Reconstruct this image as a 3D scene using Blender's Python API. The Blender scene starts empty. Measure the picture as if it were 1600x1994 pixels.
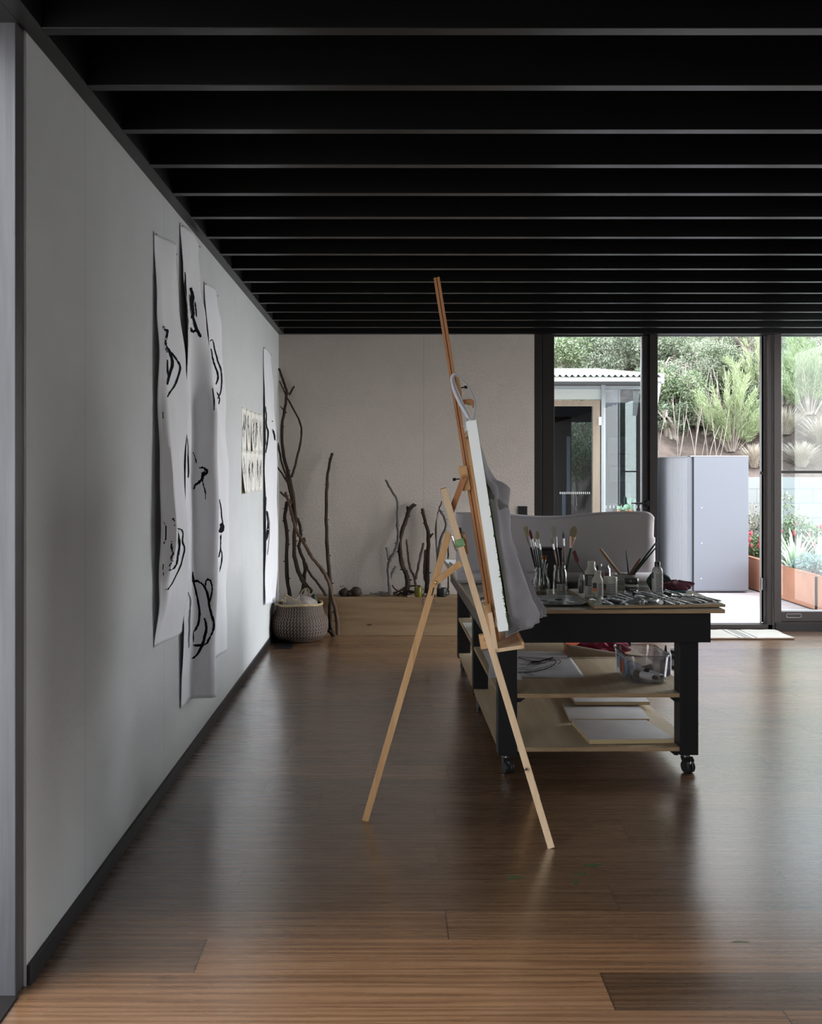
import bpy, math, random
import numpy as np
from mathutils import Vector, Matrix
R = random.Random(7)
SC = bpy.context.scene
COL = SC.collection
F = 1882.0; VX = 764.0; VY = 917.0; H = 1.45
def PX(px, Y): return (px - VX) * Y / F
def PZ(py, Y): return H - (py - VY) * Y / F
def P(px, py, Y): return Vector((PX(px, Y), Y, PZ(py, Y)))
def YF(py, z=0.0): return (H - z) * F / (py - VY)

# ------------------------------------------------------------------ materials
def nodes_of(name):
    m = bpy.data.materials.new(name); m.use_nodes = True
    nt = m.node_tree
    return m, nt, nt.nodes['Principled BSDF'], nt.nodes['Material Output']
def L(nt, a, b): nt.links.new(a, b)
def coords(nt, scale=(1, 1, 1), kind='Object'):
    tc = nt.nodes.new('ShaderNodeTexCoord'); mp = nt.nodes.new('ShaderNodeMapping')
    mp.inputs['Scale'].default_value = scale
    L(nt, tc.outputs[kind], mp.inputs['Vector']); return mp.outputs['Vector']
def noise(nt, vec, scale, detail=4, rough=.55):
    n = nt.nodes.new('ShaderNodeTexNoise'); n.inputs['Scale'].default_value = scale
    n.inputs['Detail'].default_value = detail; n.inputs['Roughness'].default_value = rough
    if vec is not None: L(nt, vec, n.inputs['Vector'])
    return n.outputs['Fac']
def ramp(nt, fac, stops):
    r = nt.nodes.new('ShaderNodeValToRGB'); e = r.color_ramp.elements
    while len(e) < len(stops): e.new(.5)
    for i, (p, c) in enumerate(stops):
        e[i].position = p; e[i].color = tuple(c) + (1,) if len(c) == 3 else c
    L(nt, fac, r.inputs['Fac']); return r.outputs['Color']
def bump(nt, fac, bsdf, strength=.3, dist=.01):
    b = nt.nodes.new('ShaderNodeBump'); b.inputs['Strength'].default_value = strength
    b.inputs['Distance'].default_value = dist
    L(nt, fac, b.inputs['Height']); L(nt, b.outputs['Normal'], bsdf.inputs['Normal']); return b
def mixc(nt, fac, a, b, mode='MIX'):
    m = nt.nodes.new('ShaderNodeMix'); m.data_type = 'RGBA'; m.blend_type = mode
    for s, v in ((m.inputs[0], fac), (m.inputs[6], a), (m.inputs[7], b)):
        if hasattr(v, 'is_linked') or hasattr(v, 'links'): L(nt, v, s)
        elif isinstance(v, (int, float)): s.default_value = v
        else: s.default_value = tuple(v) + (1,) if len(v) == 3 else v
    return m.outputs[2]
def math_(nt, op, a, b=None, c=None):
    m = nt.nodes.new('ShaderNodeMath'); m.operation = op
    for i, v in enumerate((a, b, c)):
        if v is None: continue
        if hasattr(v, 'links'): L(nt, v, m.inputs[i])
        else: m.inputs[i].default_value = v
    return m.outputs[0]
def mat(name, col, rough=.6, metal=0, spec=.5, var=0, vscale=30, bmp=0, bscale=200, bdist=.002, stretch=(1, 1, 1), trans=0, sheen=0, coat=0, alpha=1):
    m, nt, b, out = nodes_of(name)
    b.inputs['Base Color'].default_value = tuple(col) + (1,)
    b.inputs['Roughness'].default_value = rough; b.inputs['Metallic'].default_value = metal
    b.inputs['Specular IOR Level'].default_value = spec
    b.inputs['Transmission Weight'].default_value = trans
    b.inputs['Coat Weight'].default_value = coat; b.inputs['Alpha'].default_value = alpha
    v = coords(nt, stretch)
    if var:
        n = noise(nt, v, vscale)
        lo = [c * (1 - var) for c in col]; hi = [min(1, c * (1 + var)) for c in col]
        L(nt, ramp(nt, n, [(.3, lo), (.7, hi)]), b.inputs['Base Color'])
    if bmp:
        bump(nt, noise(nt, v, bscale, 3), b, bmp, bdist)
    return m
def wood(name, c1, c2, axis=2, rough=.5, fine=60, spec=.4, knots=None, bmp=.15):
    s = [1, 1, 1]; s[axis] = .06
    m, nt, b, out = nodes_of(name)
    v = coords(nt, s)
    n = noise(nt, v, fine, 5, .6)
    n2 = noise(nt, v, fine * .15, 2)
    f = math_(nt, 'ADD', math_(nt, 'MULTIPLY', n, .55), math_(nt, 'MULTIPLY', n2, .45))
    col = ramp(nt, f, [(.35, c1), (.65, c2)])
    if knots:
        vv = coords(nt, knots)
        vo = nt.nodes.new('ShaderNodeTexVoronoi'); vo.inputs['Scale'].default_value = 1
        L(nt, vv, vo.inputs['Vector'])
        k = ramp(nt, vo.outputs['Distance'], [(.04, (1, 1, 1)), (.1, (0, 0, 0))])
        col = mixc(nt, k, col, [c * .35 for c in c1])
    L(nt, col, b.inputs['Base Color'])
    b.inputs['Roughness'].default_value = rough; b.inputs['Specular IOR Level'].default_value = spec
    bump(nt, f, b, bmp, .002)
    return m
def glassmat(name, tint=(1, 1, 1), refl=.08, rough=0.0):
    m, nt, b, out = nodes_of(name); nt.nodes.remove(b)
    t = nt.nodes.new('ShaderNodeBsdfTransparent'); t.inputs[0].default_value = tuple(tint) + (1,)
    g = nt.nodes.new('ShaderNodeBsdfGlossy'); g.inputs['Roughness'].default_value = rough
    lw = nt.nodes.new('ShaderNodeLayerWeight'); lw.inputs['Blend'].default_value = .25
    fac = math_(nt, 'ADD', math_(nt, 'MULTIPLY', lw.outputs['Fresnel'], .6), refl)
    mx = nt.nodes.new('ShaderNodeMixShader'); L(nt, fac, mx.inputs[0]); L(nt, t.outputs[0], mx.inputs[1]); L(nt, g.outputs[0], mx.inputs[2])
    L(nt, mx.outputs[0], out.inputs['Surface']); return m

M = {}
# walls: off-white strawboard with fine pressed texture and joints
def wallmat(name, col, axis, joint0, step, bs=.35):
    m, nt, b, out = nodes_of(name)
    v = coords(nt)
    n1 = noise(nt, v, 48, 6, .75); n2 = noise(nt, v, 4, 3)
    c = ramp(nt, n2, [(.3, [x * .95 for x in col]), (.7, col)])
    sp = ramp(nt, noise(nt, v, 220, 2), [(.24, (1, 1, 1)), (.30, (0, 0, 0))])
    c = mixc(nt, math_(nt, 'MULTIPLY', sp, .22), c, [x * .55 for x in col])
    sep = nt.nodes.new('ShaderNodeSeparateXYZ'); L(nt, v, sep.inputs[0])
    q = math_(nt, 'ADD', sep.outputs[axis], 100 * step - joint0)
    q = math_(nt, 'PINGPONG', q, step / 2)
    j = math_(nt, 'LESS_THAN', q, .0022)
    c = mixc(nt, math_(nt, 'MULTIPLY', j, .42), c, [x * .35 for x in col])
    L(nt, c, b.inputs['Base Color']); b.inputs['Roughness'].default_value = .85; b.inputs['Specular IOR Level'].default_value = .25
    h = math_(nt, 'SUBTRACT', n1, math_(nt, 'MULTIPLY', j, .6))
    bump(nt, h, b, bs, .012)
    return m
M['wall_l'] = wallmat('wall_board_left', (.565, .585, .59), 1, 5.48, 1.12, .25)
M['wall_b'] = wallmat('wall_board_back', (.62, .55, .495), 0, PX(825, 8.7), 2.4, 1.0)  # warmer than the left wall: floor-bounced light put into the colour
M['black_wood'] = wood('black_stained_timber', (.0018, .0016, .0016), (.0042, .0038, .0037), 0, .34, 30, .38)
M['black_woody'] = wood('black_stained_timber_long', (.007, .0066, .0066), (.012, .011, .0105), 1, .38, 30, .5)
M['post_wood'] = wood('dark_stained_post', (.055, .052, .058), (.12, .118, .13), 2, .38, 26, .6)
M['skirt'] = wood('black_skirting', (.006, .006, .007), (.014, .014, .016), 1, .45, 40, .4)
M['frame_dark'] = mat('bronze_black_aluminium', (.014, .011, .010), .45, 0, .4)
M['frame_brown'] = mat('bronze_brown_aluminium', (.035, .025, .022), .4, 0, .5)
M['alu'] = mat('pale_aluminium', (.55, .56, .58), .35, .6)
M['alu_grey'] = mat('grey_aluminium_frame', (.36, .38, .40), .5, .2)
M['ceil'] = mat('black_ceiling_lining', (.006, .006, .006), .9)
M['glass'] = glassmat('window_glass', (.97, .99, .98), .03)
M['glass_blue'] = glassmat('glass_haze', (.90, .95, .96), .06)
M['jar_glass'] = glassmat('jar_glass', (.95, .96, .955), .05)
M['plastic_clear'] = glassmat('clear_plastic', (.90, .90, .92), .10, .12)
M['easel'] = wood('oiled_beech', (.50, .27, .11), (.66, .41, .20), 2, .42, 55, .4)
M['easel_red'] = wood('reddish_beech', (.34, .14, .055), (.46, .21, .085), 2, .42, 55, .4)
M['easel_pale'] = wood('pale_beech', (.58, .40, .24), (.70, .52, .34), 2, .5, 55, .4)
M['ply'] = wood('birch_ply_face', (.31, .24, .15), (.42, .335, .23), 1, .55, 30, .35)
M['ply_grey'] = wood('worn_ply_top', (.34, .31, .25), (.44, .40, .33), 1, .6, 30, .35)
def plyedge():
    m, nt, b, out = nodes_of('ply_edge')
    v = coords(nt); sep = nt.nodes.new('ShaderNodeSeparateXYZ'); L(nt, v, sep.inputs[0])
    w = math_(nt, 'SINE', math_(nt, 'MULTIPLY', sep.outputs[2], 1400))
    n = noise(nt, coords(nt, (1, 1, 20)), 12)
    c = ramp(nt, math_(nt, 'ADD', math_(nt, 'MULTIPLY', w, .22), n), [(.3, (.20, .12, .06)), (.6, (.44, .30, .17))])
    L(nt, c, b.inputs['Base Color']); b.inputs['Roughness'].default_value = .7
    return m
M['ply_edge'] = plyedge()
M['table_black'] = mat('matt_black_paint', (.009, .009, .010), .55, 0, .3, bmp=.05)
M['pine'] = wood('pine_plank', (.20, .125, .068), (.38, .265, .155), 0, .6, 22, .3, knots=(3.1, 1, 9))
M['paper'] = mat('white_paper', (.74, .75, .78), .8, 0, .2)
M['paper_warm'] = mat('cream_sketch_paper', (.78, .77, .72), .8, 0, .2)
M['paper_yellow'] = mat('yellowed_paper_back', (.45, .42, .25), .8, 0, .2)
M['paper_grey'] = mat('grey_backed_paper', (.50, .47, .48), .75, 0, .25)
M['sheet_thin'] = mat('thin_grey_white_paper', (.40, .39, .40), .8, 0, .2)  # white paper greyed, shade of the middle shelf put into its colour
M['ink'] = mat('black_ink', (.008, .009, .011), .9, 0, .05)
M['ink_soft'] = mat('dry_brush_ink', (.13, .14, .155), .7, 0, .2)
M['canvas'] = mat('primed_canvas', (.86, .88, .87), .8, 0, .2, bmp=.1, bscale=900)
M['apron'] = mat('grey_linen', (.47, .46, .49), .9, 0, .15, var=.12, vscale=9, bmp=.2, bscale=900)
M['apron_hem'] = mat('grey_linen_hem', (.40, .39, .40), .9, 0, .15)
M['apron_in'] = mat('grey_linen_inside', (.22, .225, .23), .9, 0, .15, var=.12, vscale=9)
M['strap'] = mat('white_cotton_tape', (.62, .63, .68), .85, 0, .2)
M['metal'] = mat('chrome', (.62, .62, .64), .22, 1)
M['brass'] = mat('brass', (.65, .52, .28), .25, 1)
M['black_metal'] = mat('black_metal', (.015, .015, .016), .35, .3)
M['rubber'] = mat('black_rubber', (.012, .012, .013), .5)
M['green_paint'] = mat('green_paint_smears', (.16, .30, .14), .5, var=.6, vscale=60)
M['bark_dark'] = mat('dark_bark', (.040, .028, .021), .85, 0, .2, var=.45, vscale=30, bmp=.8, bscale=60, bdist=.01, stretch=(1, 1, .25))
M['bark_brown'] = mat('brown_bark', (.085, .052, .036), .85, 0, .2, var=.4, vscale=25, bmp=.8, bscale=50, bdist=.01, stretch=(1, 1, .25))
M['bark_grey'] = mat('silvered_wood', (.125, .115, .108), .8, 0, .2, var=.4, vscale=25, bmp=.6, bscale=50, bdist=.01, stretch=(1, 1, .2))
M['cloth_beige'] = mat('beige_cotton', (.24, .205, .185), .9, var=.15, vscale=20)
M['green_cloth'] = mat('dark_green_cloth', (.022, .028, .012), .8)
M['teal_cloth'] = mat('teal_cloth', (.035, .11, .12), .9, bmp=.3, bscale=300)
M['dkgreen_cloth'] = mat('bottle_green_cloth', (.03, .06, .05), .9, bmp=.3, bscale=300)
M['plum_cloth'] = mat('plum_towelling', (.16, .05, .075), .95, bmp=.6, bscale=500)
M['magenta_cloth'] = mat('magenta_cloth', (.22, .018, .05), .9, bmp=.4, bscale=200)
M['orange'] = mat('orange_card', (.62, .10, .03), .6)
M['card_back'] = mat('brown_card', (.28, .21, .15), .8)
M['cream_plastic'] = mat('cream_plastic', (.44, .44, .37), .4)
M['grey_plastic'] = mat('translucent_grey_plastic', (.36, .37, .34), .35)
M['white_plastic'] = mat('white_plastic', (.75, .75, .74), .35)
M['black_plastic'] = mat('black_plastic', (.012, .012, .013), .3)
M['label_white'] = mat('paper_label', (.42, .41, .38), .6)
M['label_black'] = mat('black_label', (.02, .02, .022), .5)
M['label_orange'] = mat('orange_label', (.5, .14, .05), .5)
M['label_red'] = mat('red_label', (.30, .03, .03), .5)
M['label_blue'] = mat('blue_label', (.25, .38, .55), .5)
M['print'] = mat('label_print', (.09, .09, .10), .7)
M['ceramic'] = mat('cream_ceramic', (.33, .32, .28), .4)
M['bristle'] = mat('hog_bristle', (.33, .29, .17), .8, bmp=.5, bscale=400, stretch=(1, 1, .1))
M['bristle_brown'] = mat('brown_bristle', (.28, .09, .02), .7)
M['bristle_pink'] = mat('pink_stained_bristle', (.25, .06, .08), .8)
M['handle_green'] = mat('dark_green_lacquer', (.012, .05, .03), .25)
M['handle_dark'] = mat('near_black_lacquer', (.014, .018, .02), .25)
M['handle_wood'] = mat('bare_wood_handle', (.30, .17, .07), .5)
M['handle_rust'] = mat('russet_handle', (.17, .06, .03), .4)
M['red_metal'] = mat('dull_red_blade', (.14, .025, .018), .4)
M['yellow_mug'] = mat('olive_yellow_glaze', (.11, .10, .008), .3)
M['dark_glaze'] = mat('dark_glaze', (.006, .008, .007), .4)
M['porcelain'] = mat('grey_palette_enamel', (.26, .27, .26), .3, var=.3, vscale=18)
M['tube'] = mat('crumpled_aluminium', (.88, .91, .94), .2, .85, bmp=.6, bscale=45, bdist=.012)
M['terracotta'] = mat('terracotta', (.60, .26, .15), .7)
M['cactus'] = mat('pale_cactus', (.25, .40, .28), .7)
M['timber_pale'] = wood('weathered_timber', (.23, .175, .13), (.31, .24, .18), 2, .6, 20)
M['corten'] = mat('rusted_steel', (.42, .17, .095), .7, var=.14, vscale=3)
M['shed'] = mat('blue_grey_steel', (.215, .225, .255), .45)
M['shed_rib'] = mat('pale_grey_ribbed_steel', (.22, .225, .24), .5)
M['roofsheet'] = mat('galvanised_roof', (.66, .68, .70), .4, .2)
M['panel_pale'] = mat('pale_grey_panel', (.52, .54, .52), .6)
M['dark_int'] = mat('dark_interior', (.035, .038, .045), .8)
M['shelf_grey'] = mat('grey_green_shelves', (.20, .21, .19), .8)
M['soil'] = mat('dark_soil', (.05, .035, .025), .95)
M['hill'] = mat('leaf_litter_slope', (.16, .12, .10), .95, var=.5, vscale=3, bmp=.8, bscale=6, bdist=.1)
M['vent'] = mat('black_vent', (.008, .008, .009), .4)
M['rug'] = None
def blockwall():
    m, nt, b, out = nodes_of('painted_blockwork')
    tc = nt.nodes.new('ShaderNodeTexCoord'); sep = nt.nodes.new('ShaderNodeSeparateXYZ'); L(nt, tc.outputs['Object'], sep.inputs[0])
    cm = nt.nodes.new('ShaderNodeCombineXYZ'); L(nt, sep.outputs[0], cm.inputs[0]); L(nt, sep.outputs[2], cm.inputs[1])
    br = nt.nodes.new('ShaderNodeTexBrick'); L(nt, cm.outputs[0], br.inputs['Vector'])
    br.inputs['Color1'].default_value = (.41, .42, .41, 1); br.inputs['Color2'].default_value = (.38, .39, .38, 1); br.inputs['Mortar'].default_value = (.28, .29, .28, 1)
    br.inputs['Scale'].default_value = 1; br.inputs['Brick Width'].default_value = .39; br.inputs['Row Height'].default_value = .2; br.inputs['Mortar Size'].default_value = .006
    L(nt, br.outputs[0], b.inputs['Base Color']); b.inputs['Roughness'].default_value = .9
    return m
M['block'] = blockwall()
def deckmat():
    m, nt, b, out = nodes_of('pale_decking')
    tc = nt.nodes.new('ShaderNodeTexCoord'); sep = nt.nodes.new('ShaderNodeSeparateXYZ'); L(nt, tc.outputs['Object'], sep.inputs[0])
    q = math_(nt, 'PINGPONG', math_(nt, 'ADD', sep.outputs[1], 100), .07)
    g = math_(nt, 'LESS_THAN', q, .004)
    n = noise(nt, coords(nt, (.1, 7, 1)), 1, 2)
    c = ramp(nt, n, [(.35, (.50, .42, .415)), (.65, (.64, .60, .60))])
    c = mixc(nt, g, c, (.3, .25, .24)); L(nt, c, b.inputs['Base Color'])
    b.inputs['Roughness'].default_value = .45
    return m
M['deck'] = deckmat()
def floormat():
    m, nt, b, out = nodes_of('oak_floorboards')
    uv = nt.nodes.new('ShaderNodeUVMap'); uv.uv_map = 'plank'
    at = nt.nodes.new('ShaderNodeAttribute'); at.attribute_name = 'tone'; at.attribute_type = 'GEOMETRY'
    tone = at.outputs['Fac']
    sep = nt.nodes.new('ShaderNodeSeparateXYZ'); L(nt, uv.outputs[0], sep.inputs[0])
    cm = nt.nodes.new('ShaderNodeCombineXYZ')
    L(nt, math_(nt, 'MULTIPLY', sep.outputs[0], .035), cm.inputs[0]); L(nt, sep.outputs[1], cm.inputs[1]); L(nt, math_(nt, 'MULTIPLY', tone, 37), cm.inputs[2])
    n1 = noise(nt, cm.outputs[0], 75, 6, .6)
    # cathedral grain: distorted bands
    wv = nt.nodes.new('ShaderNodeTexWave'); wv.wave_type = 'BANDS'; wv.bands_direction = 'Y'
    wv.inputs['Scale'].default_value = 11; wv.inputs['Distortion'].default_value = 9; wv.inputs['Detail'].default_value = 3; wv.inputs['Detail Scale'].default_value = 1.6
    L(nt, cm.outputs[0], wv.inputs['Vector'])
    n3 = noise(nt, cm.outputs[0], 9, 3)
    g = math_(nt, 'ADD', math_(nt, 'MULTIPLY', n1, .42), math_(nt, 'MULTIPLY', wv.outputs['Fac'], .18))
    g = math_(nt, 'ADD', g, math_(nt, 'MULTIPLY', n3, .42))
    c = ramp(nt, g, [(.36, (.115, .060, .029)), (.52, (.178, .098, .049)), (.72, (.25, .147, .08))])
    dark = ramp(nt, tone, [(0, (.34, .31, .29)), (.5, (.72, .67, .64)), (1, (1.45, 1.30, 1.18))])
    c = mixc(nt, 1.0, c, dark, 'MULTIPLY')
    # knots
    cm2 = nt.nodes.new('ShaderNodeCombineXYZ')
    L(nt, math_(nt, 'MULTIPLY', sep.outputs[0], 1.7), cm2.inputs[0]); L(nt, math_(nt, 'MULTIPLY', sep.outputs[1], 4.6), cm2.inputs[1]); L(nt, math_(nt, 'MULTIPLY', tone, 91), cm2.inputs[2])
    vo = nt.nodes.new('ShaderNodeTexVoronoi'); vo.inputs['Scale'].default_value = 1.0; L(nt, cm2.outputs[0], vo.inputs['Vector'])
    k = ramp(nt, vo.outputs['Distance'], [(.02, (1, 1, 1)), (.10, (0, 0, 0))])
    c = mixc(nt, math_(nt, 'MULTIPLY', k, .75), c, (.03, .014, .008))
    # plank joints
    e = nt.nodes.new('ShaderNodeAttribute'); e.attribute_name = 'halfw'
    eu = nt.nodes.new('ShaderNodeUVMap'); eu.uv_map = 'edge'
    se = nt.nodes.new('ShaderNodeSeparateXYZ'); L(nt, eu.outputs[0], se.inputs[0])
    d = math_(nt, 'MINIMUM', se.outputs[0], se.outputs[1])
    j = math_(nt, 'LESS_THAN', d, .0026)
    c = mixc(nt, math_(nt, 'MULTIPLY', j, .85), c, (.035, .018, .010))
    L(nt, c, b.inputs['Base Color'])
    b.inputs['Specular IOR Level'].default_value = .5
    b.inputs['IOR'].default_value = 1.5
    b.inputs['Coat Weight'].default_value = 1.0; b.inputs['Coat IOR'].default_value = 1.74; b.inputs['Coat Roughness'].default_value = .25
    rr = math_(nt, 'ADD', math_(nt, 'MULTIPLY', n1, .16), .2)
    L(nt, rr, b.inputs['Roughness'])
    bv = math_(nt, 'SUBTRACT', math_(nt, 'ADD', n1, math_(nt, 'MULTIPLY', wv.outputs['Fac'], .3)), math_(nt, 'MULTIPLY', j, 1.5))
    bump(nt, bv, b, .2, .0014)
    return m
M['floor'] = floormat()
M['wall_dark'] = wood('dark_timber_lining', (.07, .055, .045), (.12, .095, .08), 2, .6, 20)  # for unseen walls, made dark to cut light bounced onto the left wall
def rugmat():
    m, nt, b, out = nodes_of('striped_rug')
    tc = nt.nodes.new('ShaderNodeTexCoord'); sep = nt.nodes.new('ShaderNodeSeparateXYZ'); L(nt, tc.outputs['Object'], sep.inputs[0])
    x = sep.outputs[0]
    tot = None
    for c0 in (-.62, -.57, -.545, -.52, -.47, -.20, -.15, -.125, -.10, -.05, .24, .29, .315, .34, .39, -1.0, -.95, -.92):
        s = math_(nt, 'LESS_THAN', math_(nt, 'ABSOLUTE', math_(nt, 'SUBTRACT', x, c0)), .006)
        tot = s if tot is None else math_(nt, 'MAXIMUM', tot, s)
    c = mixc(nt, tot, (.47, .44, .38), (.04, .045, .065))
    n = noise(nt, coords(nt, (1, 1, 1)), 160, 2)
    c = mixc(nt, math_(nt, 'MULTIPLY', n, .35), c, (.40, .36, .30))
    L(nt, c, b.inputs['Base Color']); b.inputs['Roughness'].default_value = .95
    bump(nt, n, b, .8, .006); return m
M['rug'] = rugmat()
def basketmat():
    m, nt, b, out = nodes_of('zigzag_woven_seagrass')
    uv = nt.nodes.new('ShaderNodeUVMap'); uv.uv_map = 'uv'
    sep = nt.nodes.new('ShaderNodeSeparateXYZ'); L(nt, uv.outputs[0], sep.inputs[0])
    u = math_(nt, 'MULTIPLY', sep.outputs[0], 54); v = math_(nt, 'MULTIPLY', sep.outputs[1], 24)
    tri = math_(nt, 'PINGPONG', v, 1.0)
    q = math_(nt, 'FRACT', math_(nt, 'ADD', u, math_(nt, 'MULTIPLY', tri, .5)))
    k = math_(nt, 'GREATER_THAN', q, .42)
    c = mixc(nt, k, (.17, .115, .075), (.006, .004, .006))
    L(nt, c, b.inputs['Base Color']); b.inputs['Roughness'].default_value = .7
    hh = math_(nt, 'ADD', math_(nt, 'PINGPONG', q, .5), math_(nt, 'MULTIPLY', tri, .5))
    bump(nt, hh, b, .8, .006); return m
M['basket'] = basketmat()
M['basket_rim'] = mat('plain_seagrass', (.36, .28, .16), .8, var=.3, vscale=60, bmp=.8, bscale=90, bdist=.01)
def paintmat():
    m, nt, b, out = nodes_of('green_painting')
    n = noise(nt, coords(nt, (1, 1, .5)), 7, 6, .7)
    c = ramp(nt, n, [(.3, (.02, .06, .02)), (.45, (.10, .25, .06)), (.55, (.35, .42, .15)), (.62, (.75, .74, .66)), (.75, (.50, .22, .20))])
    L(nt, c, b.inputs['Base Color']); b.inputs['Roughness'].default_value = .5; bump(nt, n, b, .6, .004); return m
M['painting'] = paintmat()
def leafm(name, c1, c2, c3=None):
    m, nt, b, out = nodes_of(name)
    oi = nt.nodes.new('ShaderNodeTexCoord')
    n = noise(nt, oi.outputs['Object'], 2.2, 5, .8)
    L(nt, ramp(nt, n, [(.3, c1), (.55, c2), (.7, c3 or c2)]), b.inputs['Base Color'])
    b.inputs['Roughness'].default_value = .75; b.inputs['Specular IOR Level'].default_value = .3
    return m
M['leaf_olive'] = leafm('olive_grey_leaves', (.19, .22, .16), (.42, .46, .35), (.66, .69, .58))
M['leaf_dark'] = leafm('deep_green_leaves', (.08, .12, .06), (.19, .26, .14), (.32, .40, .23))
M['leaf_lime'] = leafm('lime_feathery_leaves', (.27, .34, .17), (.44, .51, .30), (.62, .68, .46))
M['leaf_blue'] = leafm('blue_grey_leaves', (.30, .40, .37), (.42, .52, .48))
M['leaf_flax'] = leafm('striped_strap_leaves', (.42, .54, .38), (.70, .76, .60))
M['flower_red'] = mat('pink_red_flowers', (.55, .10, .12), .6)
M['straw'] = leafm('dry_straw_grass', (.36, .31, .25), (.52, .46, .38), (.62, .57, .49))
M['bark_pale'] = mat('pale_trunk_bark', (.42, .36, .31), .9, var=.3, vscale=10)

# ------------------------------------------------------------------ mesh helpers
class MB:
    def __init__(s): s.v = []; s.f = []; s.m = []; s.uv = {}
    def add(s, vs, fs, mi=0):
        o = len(s.v); s.v += [tuple(v) for v in vs]
        for f in fs: s.f.append(tuple(i + o for i in f)); s.m.append(mi)
        return s
    def box(s, x0, x1, y0, y1, z0, z1, mi=0):
        vs = [(x, y, z) for x in (x0, x1) for y in (y0, y1) for z in (z0, z1)]
        return s.add(vs, [(0, 1, 3, 2), (4, 6, 7, 5), (0, 4, 5, 1), (2, 3, 7, 6), (0, 2, 6, 4), (1, 5, 7, 3)], mi)
    def obox(s, c, ax, ay, az, mi=0):
        c = Vector(c); ax, ay, az = Vector(ax), Vector(ay), Vector(az)
        vs = [c + i * ax + j * ay + k * az for i in (-1, 1) for j in (-1, 1) for k in (-1, 1)]
        return s.add(vs, [(0, 1, 3, 2), (4, 6, 7, 5), (0, 4, 5, 1), (2, 3, 7, 6), (0, 2, 6, 4), (1, 5, 7, 3)], mi)
    def bar(s, p0, p1, w, d, ref=(0, 1, 0), mi=0):
        p0, p1 = Vector(p0), Vector(p1); a = (p1 - p0); l = a.length; a.normalize()
        r = Vector(ref); r = (r - a * a.dot(r)).normalized(); t = a.cross(r)
        return s.obox((p0 + p1) / 2, t * w / 2, r * d / 2, a * l / 2, mi)
    def tube(s, pts, rad, n=8, mi=0, cap=True, wob=0, flat=1.0, ref=None):
        pts = [Vector(p) for p in pts]
        if not hasattr(rad, '__len__'): rad = [rad] * len(pts)
        vs = []; prev = None
        for i, p in enumerate(pts):
            a = (pts[min(i + 1, len(pts) - 1)] - pts[max(i - 1, 0)])
            if a.length < 1e-9: a = Vector((0, 0, 1))
            a.normalize()
            if prev is None:
                r = Vector(ref) if ref else (Vector((1, 0, 0)) if abs(a.x) < .8 else Vector((0, 1, 0)))
            else: r = prev
            r = (r - a * a.dot(r)).normalized(); prev = r; t = a.cross(r)
            for k in range(n):
                g = 2 * math.pi * k / n; q = rad[i] * (1 + (R.uniform(-wob, wob) if wob else 0))
                vs.append(p + r * math.cos(g) * q + t * math.sin(g) * q * flat)
        fs = [(i * n + k, i * n + (k + 1) % n, (i + 1) * n + (k + 1) % n, (i + 1) * n + k) for i in range(len(pts) - 1) for k in range(n)]
        if cap: fs += [tuple(range(n))[::-1], tuple((len(pts) - 1) * n + k for k in range(n))]
        return s.add(vs, fs, mi)
    def cyl(s, p0, p1, r0, r1=None, n=16, mi=0): return s.tube([p0, p1], [r0, r0 if r1 is None else r1], n, mi)
    def lathe(s, c, prof, n=24, mi=0, sx=1, sy=1, cap=True):
        # prof: (r,z[,mi])
        c = Vector(c); vs = []
        for p in prof:
            for k in range(n):
                g = 2 * math.pi * k / n; vs.append((c.x + p[0] * math.cos(g) * sx, c.y + p[0] * math.sin(g) * sy, c.z + p[1]))
        o = len(s.v); s.v += vs
        for i in range(len(prof) - 1):
            mm = prof[i][2] if len(prof[i]) > 2 else mi
            for k in range(n):
                s.f.append((o + i * n + k, o + i * n + (k + 1) % n, o + (i + 1) * n + (k + 1) % n, o + (i + 1) * n + k)); s.m.append(mm)
        if cap:
            s.f.append(tuple(o + k for k in range(n))[::-1]); s.m.append(mi)
            s.f.append(tuple(o + (len(prof) - 1) * n + k for k in range(n))); s.m.append(prof[-1][2] if len(prof[-1]) > 2 else mi)
        return s
    def prism(s, poly, d, mi=0):
        # poly: list of 3D points, extruded by d
        d = Vector(d); n = len(poly); vs = [Vector(p) for p in poly] + [Vector(p) + d for p in poly]
        fs = [tuple(range(n))[::-1], tuple(range(n, 2 * n))] + [(i, (i + 1) % n, n + (i + 1) % n, n + i) for i in range(n)]
        return s.add(vs, fs, mi)
    def grid(s, fn, nu, nv, mi=0):
        vs = [fn(i / nu, j / nv) for j in range(nv + 1) for i in range(nu + 1)]
        fs = [(j * (nu + 1) + i, j * (nu + 1) + i + 1, (j + 1) * (nu + 1) + i + 1, (j + 1) * (nu + 1) + i) for j in range(nv) for i in range(nu)]
        return s.add(vs, fs, mi)
    def sphere(s, c, r, mi=0, n=10, sz=1.0, sx=1.0, sy=1.0):
        m = n // 2 + 1
        prof = [(max(r * math.sin(math.pi * i / m), r * .02), -r * sz * math.cos(math.pi * i / m)) for i in range(m + 1)]
        return s.lathe(c, prof, n, mi, sx, sy)
    def build(s, name, mats, parent=None, world=False, smooth=False, bevel=0, solid=0, label=None, kind=None, subsurf=0):
        me = bpy.data.meshes.new(name)
        vs = s.v
        if world and parent is not None:
            inv = wm(parent).inverted(); vs = [tuple(inv @ Vector(v)) for v in vs]
        me.from_pydata(vs, [], s.f)
        if not isinstance(mats, (list, tuple)): mats = [mats]
        for m in mats: me.materials.append(M[m] if isinstance(m, str) else m)
        for p, mi in zip(me.polygons, s.m): p.material_index = mi; p.use_smooth = smooth
        me.validate(); me.update()
        o = bpy.data.objects.new(name, me); COL.objects.link(o)
        if parent is not None: o.parent = parent
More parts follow.
